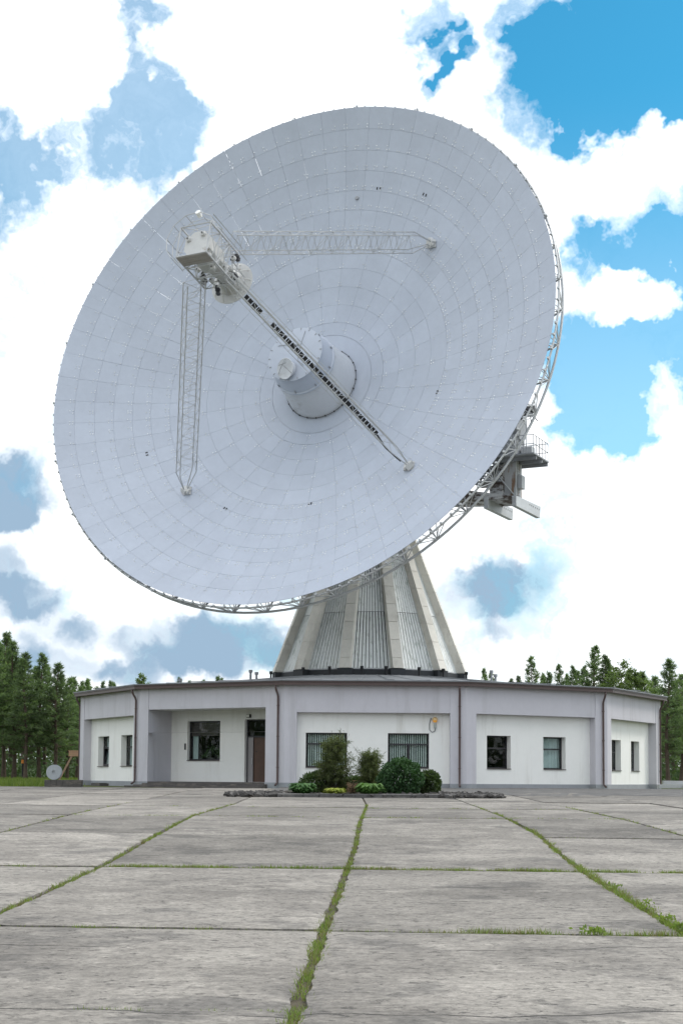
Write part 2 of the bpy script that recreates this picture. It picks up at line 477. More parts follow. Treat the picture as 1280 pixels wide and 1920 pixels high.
JOINTS_L, JOINTS_T = [], []
for r in range(len(ROWD) - 1):
    for c in range(len(COLX) - 1):
        near = ROWD[r] < 30
        nu, nv = (26, 36) if near else (8, 10)
        mb = MB(); gap = 0.034
        lift = rng.uniform(-0.008, 0.008); ti = rng.uniform(-0.0015, 0.0015); tj = rng.uniform(-0.0012, 0.0012)
        grid = []
        ph = rng.uniform(0, 50)
        for j in range(nv + 1):
            row = []
            for i in range(nu + 1):
                a, b_ = i / nu, j / nv
                X0 = colx(c, ROWD[r] + (ROWD[r + 1] - ROWD[r]) * b_) + gap; X1 = colx(c + 1, ROWD[r] + (ROWD[r + 1] - ROWD[r]) * b_) - gap
                X = X0 + (X1 - X0) * a
                d0 = rowd(r, X) + 0.03; d1 = rowd(r + 1, X) - 0.03
                d = d0 + (d1 - d0) * b_
                edge = i in (0, nu) or j in (0, nv)
                if edge and near:
                    e = 0.018 * (math.sin(ph + d * 9.1) + math.sin(ph * 2 + X * 11.7 + d * 17)) + rng.uniform(-0.012, 0.012)
                    if i == 0: X += abs(e)
                    if i == nu: X -= abs(e)
                    if j == 0: d += abs(e)
                    if j == nv: d -= abs(e)
                x, y = gxy(X, d)
                z = gz(x, y) + lift + ti * (X - X0) + tj * (d - d0)
                if edge: z -= 0.012
                row.append((x, y, z))
            grid.append(row)
        W_ = nu + 1
        mb.v = [p for row in grid for p in row]
        for j in range(nv):
            for i in range(nu):
                mb.f.append((j * W_ + i, j * W_ + i + 1, (j + 1) * W_ + i + 1, (j + 1) * W_ + i))
        ring = [i for i in range(W_)] + [j * W_ + nu for j in range(1, nv + 1)] + [nv * W_ + i for i in range(nu - 1, -1, -1)] + [j * W_ for j in range(nv - 1, 0, -1)]
        s = len(mb.v)
        mb.v += [(mb.v[k][0], mb.v[k][1], mb.v[k][2] - 0.11) for k in ring]
        for k in range(len(ring)):
            k2 = (k + 1) % len(ring)
            mb.f.append((ring[k2], ring[k], s + k, s + k2))
        mb.build('slab', M_conc, plaza, smooth=False)

# broken asphalt strip between the slabs and the building
M_asph = mat('old_asphalt', (0.105, 0.102, 0.10), 0.9, 0, 0.4, 1.3, 0.8, 25, 0.2, 'Position', stain=((0.20, 0.195, 0.185), (0.5, 1.6, 1.0), 0.52, 0.68))
am = MB()
AX = list(np.arange(-3.0, 25.1, 0.5)); ND = 14
for i, X in enumerate(AX):
    d0 = 57.5 + 1.0 * math.sin(X * 1.3) + 0.5 * math.sin(X * 4.1) + (3.5 if X < 0 else 0) + max(0, X - 10) * 0.6
    for j in range(ND + 1):
        d = d0 + (79.5 - d0) * j / ND
        x, y = gxy(X, d); am.v.append((x, y, gz(x, y) + 0.016 + (0.012 * math.sin(X * 3 + d * 2) if 0 < j < ND else -0.012)))
for i in range(len(AX) - 1):
    for j in range(ND):
        a = i * (ND + 1) + j
        am.f.append((a, a + ND + 1, a + ND + 2, a + 1))
apron = am.build('asphalt_apron', M_asph, smooth=True); tag(apron, kind='structure')

# ------------------------------------------------------------------ ring building (twelve-sided)
RB = 18.05
AP = RB * math.cos(R_(15))
LH = RB * math.sin(R_(15))                     # half length of one face


def FP(th, s, t, z):                           # face angle, along the face, outwards, height
    a = R_(th); o = Vector((math.sin(a), -math.cos(a), 0)); e = Vector((math.cos(a), math.sin(a), 0))
    p = o * (AP + t) + e * s
    return Vector((p.x, p.y, z))


def fbox(mb, th, s0, s1, z0, z1, t0, t1):      # t0 outer, t1 inner
    return mb.quadbox([FP(th, s0, t0, z0), FP(th, s1, t0, z0), FP(th, s1, t1, z0), FP(th, s0, t1, z0),
                       FP(th, s0, t0, z1), FP(th, s1, t0, z1), FP(th, s1, t1, z1), FP(th, s0, t1, z1)])


def mitre(mb, th, z0, z1, t0, t1, cut=0.0):    # full-length piece mitred to its neighbours
    k = math.tan(R_(15))
    e0, e1 = (AP + t0) * k - cut, (AP + t1) * k - cut
    return mb.quadbox([FP(th, -e0, t0, z0), FP(th, e0, t0, z0), FP(th, e1, t1, z0), FP(th, -e1, t1, z0),
                       FP(th, -e0, t0, z1), FP(th, e0, t0, z1), FP(th, e1, t1, z1), FP(th, -e1, t1, z1)])


M_render = mat('white_render', (0.83, 0.83, 0.805), 0.85, 0, 0.03, 0.6, 0.25, 60, 0.2, 'Position', stain=((0.70, 0.69, 0.655), (1.5, 1.5, 0.18), 0.50, 0.78))
M_lilac = mat('lilac_render', (0.545, 0.535, 0.575), 0.85, 0, 0.05, 0.7, 0.3, 60, 0.2, 'Position', stain=((0.48, 0.47, 0.50), (1.3, 1.3, 0.16), 0.50, 0.72))
M_plinth = mat('plinth_render', (0.30, 0.315, 0.335), 0.85, 0, 0.12, 1.5, 0.3, 40, 0.2, 'Position')
M_roof = mat('roof_membrane', (0.20, 0.21, 0.225), 0.55, 0, 0.12, 0.5, 0.15, 15, 0.4, 'Position')
M_brown = mat('brown_trim', (0.085, 0.055, 0.052), 0.45, 0.0, 0.1, 4)
M_frame = mat('window_frame', (0.022, 0.022, 0.026), 0.45)
M_sill = mat('sill_metal', (0.09, 0.075, 0.07), 0.45)
M_step = mat('step_stone', (0.085, 0.078, 0.075), 0.8, 0, 0.25, 2.5, 0.4, 25, 0.3, 'Position', stain=((0.17, 0.15, 0.13), (1.5, 1.5, 6), 0.5, 0.7))
M_door = mat('door_wood', (0.075, 0.036, 0.022), 0.5, 0, 0.25, 2.0, coord='Position')
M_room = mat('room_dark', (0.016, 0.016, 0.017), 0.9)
M_blind = mat('blind_fabric', (0.84, 0.84, 0.82), 0.8)
M_curtain = mat('curtain', (0.62, 0.67, 0.68), 0.85, 0, 0.1, 2)
M_amber = mat('amber_glass', (0.75, 0.36, 0.05), 0.25)
M_amber.node_tree.nodes['Principled BSDF'].inputs['Emission Color'].default_value = (1.0, 0.45, 0.08, 1)
M_amber.node_tree.nodes['Principled BSDF'].inputs['Emission Strength'].default_value = 0.15
M_cable = mat('cable', (0.03, 0.04, 0.05), 0.5)


def glass_material():
    m = bpy.data.materials.new('window_glass'); m.use_nodes = True
    t = m.node_tree; t.nodes.clear(); q = NG(t)
    fr = q.n('ShaderNodeFresnel'); fr.inputs['IOR'].default_value = 1.5
    tr = q.n('ShaderNodeBsdfTransparent'); tr.inputs['Color'].default_value = (0.86, 0.91, 0.90, 1)
    gl = q.n('ShaderNodeBsdfGlossy'); gl.inputs['Roughness'].default_value = 0.02
    bf = q.n('ShaderNodeNewGeometry').outputs['Backfacing']
    mx = q.n('ShaderNodeMixShader'); q.put(mx.inputs[0], q.math('MULTIPLY', fr.outputs[0], q.math('SUBTRACT', 1.0, bf)))
    t.links.new(tr.outputs[0], mx.inputs[1]); t.links.new(gl.outputs[0], mx.inputs[2])
    o = q.n('ShaderNodeOutputMaterial'); t.links.new(mx.outputs[0], o.inputs['Surface'])
    return m


M_glass = glass_material()
bld = empty('ring_building', (0, 0, 0), 'low white and lilac twelve-sided building ringing the telescope tower', 'building')


def wall(th, s0, s1, z0, z1, t, openings, depth, name='wall', m=None):
    mb = MB()
    ss = sorted({s0, s1, *[v for o in openings for v in o[:2]]}); zz = sorted({z0, z1, *[v for o in openings for v in o[2:4]]})
    for i in range(len(ss) - 1):
        for j in range(len(zz) - 1):
            cs, cz = (ss[i] + ss[i + 1]) / 2, (zz[j] + zz[j + 1]) / 2
            if any(o[0] < cs < o[1] and o[2] < cz < o[3] for o in openings): continue
            mb.quad(FP(th, ss[i], t, zz[j]), FP(th, ss[i + 1], t, zz[j]), FP(th, ss[i + 1], t, zz[j + 1]), FP(th, ss[i], t, zz[j + 1]))
            mb.quad(FP(th, ss[i + 1], t - depth, zz[j]), FP(th, ss[i], t - depth, zz[j]), FP(th, ss[i], t - depth, zz[j + 1]), FP(th, ss[i + 1], t - depth, zz[j + 1]))
    for a, b_, c, d in openings:
        for (p, q_) in (((a, c), (a, d)), ((b_, d), (b_, c)), ((a, d), (b_, d)), ((b_, c), (a, c))):
            mb.quad(FP(th, p[0], t, p[1]), FP(th, q_[0], t, q_[1]), FP(th, q_[0], t - depth, q_[1]), FP(th, p[0], t - depth, p[1]))
    return mb.build(name, m or M_render, bld)


def window(th, o, t, kind, mull=None, transom=None, fw=0.07):
    """frame bars in one mesh; panes, sill, blinds and the dark room behind are its pieces"""
    s0, s1, z0, z1 = o
    mb = MB(); ti, to = t - 0.05, t + 0.03
    fbox(mb, th, s0 + 0.003, s0 + fw, z0 + 0.003, z1 - 0.003, to, ti); fbox(mb, th, s1 - fw, s1 - 0.003, z0 + 0.003, z1 - 0.003, to, ti)
    fbox(mb, th, s0 + fw, s1 - fw, z0 + 0.003, z0 + fw, to, ti); fbox(mb, th, s0 + fw, s1 - fw, z1 - fw, z1 - 0.003, to, ti)
    zt = z1
    if transom is not None:
        zt = z0 + (z1 - z0) * transom
        fbox(mb, th, s0 + fw, s1 - fw, zt - fw * 0.55, zt + fw * 0.55, to - 0.003, ti)
    if mull is not None:
        sm = s0 + (s1 - s0) * mull
        fbox(mb, th, sm - fw * 0.8, sm + fw * 0.8, z0 + fw, zt - fw * 0.55, to - 0.003, ti)
    w = mb.build('window', M_frame, bld)
    def pane(a, b_, c, d, lean=0.0):
        p = MB(); p.quadbox([FP(th, a, t + 0.006, c), FP(th, b_, t + 0.006, c), FP(th, b_, t - 0.006, c), FP(th, a, t - 0.006, c),
                             FP(th, a, t + 0.006 - lean, d), FP(th, b_, t + 0.006 - lean, d), FP(th, b_, t - 0.006 - lean, d), FP(th, a, t - 0.006 - lean, d)])
        p.build('pane', M_glass, w)
    if transom is not None: pane(s0 + fw, s1 - fw, zt, z1 - fw)
    zl = zt
    if mull is not None:
        pane(s0 + fw, sm, z0 + fw, zl); pane(sm, s1 - fw, z0 + fw, zl)
    elif kind == 'tilted':
        ln = 0.24
        p = MB()
        for (a, b_, c, d) in ((s0 + fw, s0 + fw + 0.07, z0 + fw, zl - 0.05), (s1 - fw - 0.07, s1 - fw, z0 + fw, zl - 0.05), (s0 + fw, s1 - fw, z0 + fw, z0 + fw + 0.07), (s0 + fw, s1 - fw, zl - 0.12, zl - 0.05)):
            k0, k1 = ln * (c - z0) / (zl - z0), ln * (d - z0) / (zl - z0)
            p.quadbox([FP(th, a, t + 0.05 - k0, c), FP(th, b_, t + 0.05 - k0, c), FP(th, b_, t - 0.01 - k0, c), FP(th, a, t - 0.01 - k0, c),
                       FP(th, a, t + 0.05 - k1, d), FP(th, b_, t + 0.05 - k1, d), FP(th, b_, t - 0.01 - k1, d), FP(th, a, t - 0.01 - k1, d)])
        tag(p.build('sash', M_frame, w), 'window sash tilted open inwards')
        pane(s0 + fw, s1 - fw, z0 + fw, zl - 0.05, ln)
    else:
        pane(s0 + fw, s1 - fw, z0 + fw, zl)
    sl = MB(); fbox(sl, th, s0 + 0.004, s1 - 0.004, z0 - 0.035, z0 + 0.002, WT[0] + 0.06, t + 0.03); sl.build('sill', M_sill, w)
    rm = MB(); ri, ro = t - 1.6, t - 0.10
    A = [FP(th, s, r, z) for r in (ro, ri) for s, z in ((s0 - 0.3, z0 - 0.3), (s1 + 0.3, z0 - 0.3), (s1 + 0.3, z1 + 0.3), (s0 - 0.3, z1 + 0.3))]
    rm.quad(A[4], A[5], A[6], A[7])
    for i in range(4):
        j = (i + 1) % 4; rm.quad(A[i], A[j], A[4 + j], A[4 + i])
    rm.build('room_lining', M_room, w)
    if kind == 'vertical':
        b = MB(); n = 17; rr = random.Random(int(s0 * 100) + 7)
        for i in range(n):
            s = s0 + fw + 0.03 + (s1 - s0 - 2 * fw - 0.06) * (i + 0.5) / n
            a = 0.026 + rr.uniform(-.005, .005)
            b.quadbox([FP(th, s - a, t - 0.13, z0 + 0.05), FP(th, s + a, t - 0.13, z0 + 0.05), FP(th, s + a, t - 0.135, z0 + 0.05), FP(th, s - a, t - 0.135, z0 + 0.05),
                       FP(th, s - a, t - 0.13, z1 - 0.05), FP(th, s + a, t - 0.13, z1 - 0.05), FP(th, s + a, t - 0.135, z1 - 0.05), FP(th, s - a, t - 0.135, z1 - 0.05)])
        b.build('vertical_blind', M_blind, w)
    if kind in ('curtain', 'tilted'):
        b = MB(); n = 26
        for i in range(n):
            sa = s0 + (s1 - s0) * i / n; sb = s0 + (s1 - s0) * (i + 1) / n
            za = 0.03 * math.sin(i * 1.7); zb = 0.03 * math.sin((i + 1) * 1.7)
            b.quad(FP(th, sa, t - 0.20 + za, z0), FP(th, sb, t - 0.20 + zb, z0), FP(th, sb, t - 0.20 + zb, z1), FP(th, sa, t - 0.20 + za, z1))
        b.build('curtain', M_curtain, w)
    if kind == 'half':                          # roller shutter half way down, curtain to the side
        b = MB(); zb = z0 + (z1 - z0) * 0.62
        n = 9
        for i in range(n):
            a = zb + (z1 - zb - 0.05) * i / n; c = zb + (z1 - zb - 0.05) * (i + 1) / n - 0.012
            fbox(b, th, s0 + 0.06, s1 - 0.06, a, c, t - 0.08, t - 0.10)
        b.build('roller_shutter', mat('shutter', (0.10, 0.07, 0.065), 0.6), w)
        b = MB(); fbox(b, th, s0 + 0.06, s0 + 0.42, z0 + 0.05, zb, t - 0.22, t - 0.24); b.build('curtain', M_curtain, w)
        b = MB(); rr = random.Random(3)
        for i in range(90):
            s = s0 + 0.5 + rr.random() * 1.6; z = z0 + 0.1 + rr.random() * 0.75 * math.sin((s - s0 - 0.4) * 1.9) ** 2
            c = FP(th, s, t - 0.35 - rr.random() * 0.2, z)
            b.quad(c, c + Vector((rr.uniform(-.1, .1), 0, .1)), c + Vector((rr.uniform(-.05, .05), 0.02, .2)), c + Vector((rr.uniform(-.12, .02), 0, .08)))
        b.build('pot_plant', M_leaf_dark, w)
    return w


M_leaf_dark = leafmat('leaf_dark', (0.035, 0.065, 0.024), (0.075, 0.115, 0.045), 1.5, 0.25)
WT = [-0.45]                                    # current wall plane, for sills
ZL, ZT, ZP = 3.88, 5.30, 0.24
OPEN = {0: [(-3.59, -1.45, 1.05, 2.84), (0.66, 2.79, 1.05, 2.84)],
        30: [(-3.04, -1.50, 1.05, 2.78), (0.66, 2.17, 1.05, 2.78)],
        60: [(-2.64, -1.10, 1.03, 2.75), (0.65, 2.12, 1.03, 2.75)],
        -60: [(-2.85, -1.10, 1.09, 2.84), (0.80, 2.50, 1.09, 2.84)],
        90: [(-2.64, -1.10, 1.03, 2.75), (0.65, 2.12, 1.03, 2.75)],
        -90: [(-2.64, -1.10, 1.03, 2.75), (0.65, 2.12, 1.03, 2.75)]}
for k in range(12):
    th = -150 + 30 * k
    if th == -30: continue
    op = OPEN.get(th, [])
    dp = 0.22 if th == 0 else 0.42
    WT[0] = -0.45
    wall(th, -LH + 0.3, LH - 0.3, 0.0, ZL + 0.1, -0.45, op, dp)
    bm_ = MB(); mitre(bm_, th, ZL, ZT, 0.0, -0.62); bm_.build('beam', M_lilac, bld)
    p = MB(); fbox(p, th, -LH + 0.5, LH - 0.5, -0.3, ZP, -0.42, -0.5); p.build('plinth', M_plinth, bld)
    for j, o in enumerate(op):
        tw = -0.45 - dp + 0.06
        if th == 0: window(th, o, tw, 'vertical', 0.5 if j else None, 0.68)
        elif th == 30: window(th, o, tw, 'curtain' if j else 'dark', None, 0.62)
        elif th == -60: window(th, o, tw, 'tilted' if j == 0 else 'curtain', None, 0.62)
        else: window(th, o, tw, 'curtain', None, 0.60)
# corner pilasters
for k in range(12):
    ph = -165 + 30 * k
    wa, wb = 0.82, 0.62
    if ph == -15: wa = 1.16
    if ph == -45: wb = 0.58
    def pil(t, w0, w1, ti=-0.52):
        A, B = ph - 15, ph + 15
        pts = [FP(A, LH - w0, t, 0), Vector((math.sin(R_(ph)), -math.cos(R_(ph)), 0)) * ((AP + t) / math.cos(R_(15))), FP(B, -LH + w1, t, 0),
               FP(B, -LH + w1, ti, 0), Vector((math.sin(R_(ph)), -math.cos(R_(ph)), 0)) * ((AP + ti) / math.cos(R_(15))), FP(A, LH - w0, ti, 0)]
        return [(q.x, q.y) for q in pts]
    mb = MB(); mb.prism(pil(0.03, wa, wb), ZP, ZT - 0.004); mb.build('pilaster', M_lilac, bld)
    mb = MB(); mb.prism(pil(0.05, wa + 0.015, wb + 0.015, -0.53), -0.3, ZP + 0.004); mb.build('plinth', M_plinth, bld)
# entrance porch on the face left of the middle
PO = (-4.13, 3.55, 0.0, 4.15); PD = 2.15
wall(-30, -LH + 0.01, LH - 0.01, ZL + 0.0, ZT, 0.0, [(PO[0], PO[1], ZL - 1, 4.15)], 0.3, 'beam', M_lilac)
mb = MB(); fbox(mb, -30, PO[0] - 0.25, PO[0], 0.0, 4.4, -0.03, -PD - 0.1); mb.build('porch_side_wall', M_lilac, bld)
mb = MB(); fbox(mb, -30, PO[1], PO[1] + 0.25, 0.0, 4.4, -0.03, -PD - 0.1); mb.build('porch_side_wall', M_lilac, bld)
mb = MB(); fbox(mb, -30, PO[0], PO[1], 4.153, 4.3, -0.31, -PD - 0.1); mb.build('porch_ceiling', M_render, bld)
WO, DO = (-3.03, -0.84, 1.42, 3.58), (0.77, 2.20, 0.245, 3.63)
WT[0] = -PD
wall(-30, PO[0] + 0.002, PO[1] - 0.002, 0.05, 4.15, -PD, [WO, DO], 0.35)
window(-30, WO, -PD - 0.24, 'half')
mb = MB(); fbox(mb, -30, PO[0] + 0.003, PO[1] - 0.003, -0.2, 0.24, 0.02, -PD - 0.6); mb.build('porch_floor', M_step, bld)
for i, (z, t) in enumerate(((0.158, 0.34), (0.078, 0.66), (0.02, 0.98))):
    mb = MB(); fbox(mb, -30, PO[0] - 0.35 * i - 0.1, PO[1] + 0.12 + 0.06 * i, -0.3, z, t, 0.021 if i == 0 else t - 0.32 + 0.001)
    mb.build('step', M_step, bld, bevel=0.012)
# double door, left leaf open inwards
td = -PD - 0.26
mb = MB()
fbox(mb, -30, DO[0] + 0.003, DO[0] + 0.07, DO[2], DO[3] - 0.003, td + 0.05, td - 0.05); fbox(mb, -30, DO[1] - 0.07, DO[1] - 0.003, DO[2], DO[3] - 0.003, td + 0.05, td - 0.05)
fbox(mb, -30, DO[0] + 0.07, DO[1] - 0.07, DO[3] - 0.07, DO[3] - 0.003, td + 0.05, td - 0.05); fbox(mb, -30, DO[0] + 0.07, DO[1] - 0.07, 2.66, 2.74, td + 0.05, td - 0.05)
door = mb.build('door', M_frame, bld)
mb = MB(); fbox(mb, -30, DO[0] + 0.07, DO[1] - 0.07, 2.74, DO[3] - 0.07, td + 0.006, td - 0.006); mb.build('transom_pane', M_glass, door)
mb = MB(); fbox(mb, -30, DO[0] + 0.42, DO[1] - 0.07, 0.25, 2.66, td - 0.03, td - 0.08)
for (a, b_) in ((0.40, 1.25), (1.40, 2.50)):
    fbox(mb, -30, DO[0] + 0.52, DO[1] - 0.17, a, b_, td - 0.015, td - 0.03)
mb.build('door_leaf', M_door, door)
mb = MB(); fbox(mb, -30, DO[0] + 0.07, DO[0] + 0.40, 0.25, 2.66, td + 0.03, td - 0.02)
tag(mb.build('door_leaf', mat('grey_door', (0.26, 0.245, 0.25), 0.5), door), 'narrow grey fixed leaf beside the brown door')
mb = MB(); mb.tube(FP(-30, DO[0] + 0.36, td + 0.07, 1.20), FP(-30, DO[0] + 0.36, td + 0.07, 1.55), 0.018, 6); mb.build('door_handle', M_galv, door)
mb = MB(); mb.tube(FP(-30, DO[0] + 0.6, td - 0.03, 1.9), FP(-30, DO[0] + 0.6, td + 0.0, 1.9), 0.03, 6); mb.build('door_handle', M_black, door)
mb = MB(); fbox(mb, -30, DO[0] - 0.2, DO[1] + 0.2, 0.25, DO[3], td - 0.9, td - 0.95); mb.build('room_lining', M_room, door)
mb = MB(); fbox(mb, -30, WO[0] - 0.17, WO[0] - 0.09, 2.0, 2.35, -PD + 0.06, -PD); mb.build('wall_box', M_dark, bld)

# eaves: brown trim, gutter, roof
for k in range(12):
    th = -150 + 30 * k
    mb = MB(); mitre(mb, th, ZT, ZT + 0.05, 0.26, -0.4); mb.build('soffit', M_brown, bld)
    mb = MB(); mitre(mb, th, ZT - 0.03, ZT + 0.11, 0.40, 0.262)
    mitre(mb, th, ZT + 0.115, ZT + 0.175, 0.44, 0.27); mb.build('gutter', M_brown, bld)
mb = MB(); n = 12; rings = [(RB + 0.50, ZT + 0.178), (RB + 0.50, ZT + 0.235), (14.5, 5.78), (10.5, 6.20), (6.0, 6.66)]
for r, z in rings:
    for k in range(n):
        a = R_(-165 + 30 * k); mb.v.append((r * math.sin(a), -r * math.cos(a), z))
for k in range(len(rings) - 1):
    for i in range(n):
        j = (i + 1) % n; mb.f.append((k * n + i, k * n + j, (k + 1) * n + j, (k + 1) * n + i))
roof = mb.build('roof', M_roof, bld)
mb = MB()
for k in range(60):
    a = R_(-180 + 6 * k + 3); r0 = (AP + 0.3) / math.cos(R_((6 * k + 3) % 30 - 15)); p0 = Vector((math.sin(a) * r0, -math.cos(a) * r0, 0)); p1 = Vector((math.sin(a) * 6.3, -math.cos(a) * 6.3, 0))
    last = None
    for f_ in (0.0, 0.33, 0.66, 1.0):
        p = p0.lerp(p1, f_); r = p.length * math.cos(R_((6 * k + 3) % 30 - 15)) / math.cos(R_(15))
        z = float(np.interp(-r, [-18.7, -14.5, -10.5, -6.0], [5.535, 5.78, 6.20, 6.66]))
        p.z = z + 0.012
        if last is not None: mb.tube(last, p, 0.022, 4)
        last = p
mb.build('roof_seam', M_roof, roof); 
# downpipes, one at each corner
for k in range(12):
    th = -150 + 30 * k; s = LH - 0.36
    tw = 0.03
    pts = [FP(th, s, 0.34, ZT - 0.02), FP(th, s, 0.34, ZT - 0.16), FP(th, s, 0.30, ZT - 0.26), FP(th, s + 0.02, tw + 0.13, ZT - 0.50), FP(th, s + 0.02, tw + 0.09, ZT - 0.62),
           FP(th, s + 0.02, tw + 0.09, 0.34), FP(th, s + 0.02, tw + 0.12, 0.22), FP(th, s + 0.02, tw + 0.30, 0.10)]
    mb = MB(); mb.path(pts, 0.055, 8); dpo = mb.build('downpipe', M_brown, bld, smooth=True)
    for z in (1.0, 2.6, 4.2):
        c = MB(); c.tube(FP(th, s + 0.02, tw + 0.09, z), FP(th, s + 0.02, tw + 0.09, z + 0.05), 0.072, 8); c.build('pipe_clamp', M_brown, dpo)
# amber wall lamp with its cable, on the middle face
LS, LZ = 3.09, 3.42
lamp = empty('wall_lamp', FP(0, LS, -0.45, LZ), 'amber jar wall lamp with looped dark cable on the middle white wall', 'wall lamp')
mb = MB(); mb.tube(FP(0, LS, -0.34, LZ - 0.32), FP(0, LS, -0.34, LZ - 0.02), 0.06, 8); mb.tube(FP(0, LS, -0.34, LZ - 0.12), FP(0, LS, -0.452, LZ - 0.12), 0.04, 6)
mb.build('lamp_base', mat('lamp_grey', (0.35, 0.38, 0.36), 0.5), lamp)
mb = MB(); mb.lathe([(0.05, -0.02), (0.10, 0.03), (0.115, 0.10), (0.10, 0.19), (0.05, 0.24)], 12, Matrix.Translation(FP(0, LS, -0.34, LZ)), True, True); mb.build('lamp_jar', M_amber, lamp, smooth=True)
mb = MB(); mb.lathe([(0.16, 0.10), (0.13, 0.20), (0.06, 0.26)], 12, Matrix.Translation(FP(0, LS, -0.34, LZ))); mb.build('lamp_guard', mat('lamp_guard', (0.6, 0.42, 0.2), 0.5), lamp)
mb = MB(); mb.path([FP(0, LS + 0.01, -0.38, LZ - 0.30), FP(0, LS + 0.0, -0.40, LZ - 0.46), FP(0, LS - 0.14, -0.43, LZ - 0.52), FP(0, LS - 0.27, -0.43, LZ - 0.40), FP(0, LS - 0.28, -0.43, LZ - 0.1), FP(0, LS - 0.20, -0.43, LZ + 0.22)], 0.018, 5); mb.build('cable', M_cable, lamp)
pl = empty('porch_floodlight', FP(-30, 1.1, -PD, 3.85), 'small dark floodlight above the brown entrance door', 'floodlight')
mb = MB(); fbox(mb, -30, 1.0, 1.22, 3.72, 3.90, -PD + 0.22, -PD + 0.08); mb.build('lamp_body', M_black, pl)
mb = MB(); fbox(mb, -30, 1.02, 1.20, 3.74, 3.88, -PD + 0.235, -PD + 0.22); mb.build('lens', M_blind, pl)
mb = MB(); fbox(mb, -30, 1.08, 1.14, 3.78, 3.84, -PD + 0.08, -PD); mb.build('bracket', M_black, pl)

# ------------------------------------------------------------------ tower: ribbed frustum rising through the roof
M_rib = mat('rib_concrete', (0.68, 0.655, 0.595), 0.85, 0, 0.12, 1.0, 0.35, 30, 0.2, 'Position', rnd=0.06, stain=((0.46, 0.43, 0.38), (1.0, 1.0, 0.5), 0.52, 0.75))
M_clad = mat('tower_cladding', (0.76, 0.78, 0.765), 0.7, 0, 0.08, 1.0, 0.2, 20, 0.3, 'Position', stain=((0.36, 0.40, 0.35), (5.5, 5.5, 0.30), 0.50, 0.75))
M_band = mat('bitumen_band', (0.022, 0.025, 0.03), 0.6, 0, 0.3, 2)
tower = empty('telescope_tower', (0, 0, 6.6), 'tapering ribbed concrete and grey cladding tower carrying the dish', 'tower')
TZ0, TZ1, TR0, TR1 = 7.05, 17.0, 6.26, 2.45


def trad(z): return TR0 + (TR1 - TR0) * (z - TZ0) / (TZ1 - TZ0)


def TP(th, s, r, z):                            # face angle, sideways, apothem radius
    a = R_(th); o = Vector((math.sin(a), -math.cos(a), 0)); e = Vector((math.cos(a), math.sin(a), 0))
    p = o * r + e * s
    return Vector((p.x, p.y, z))


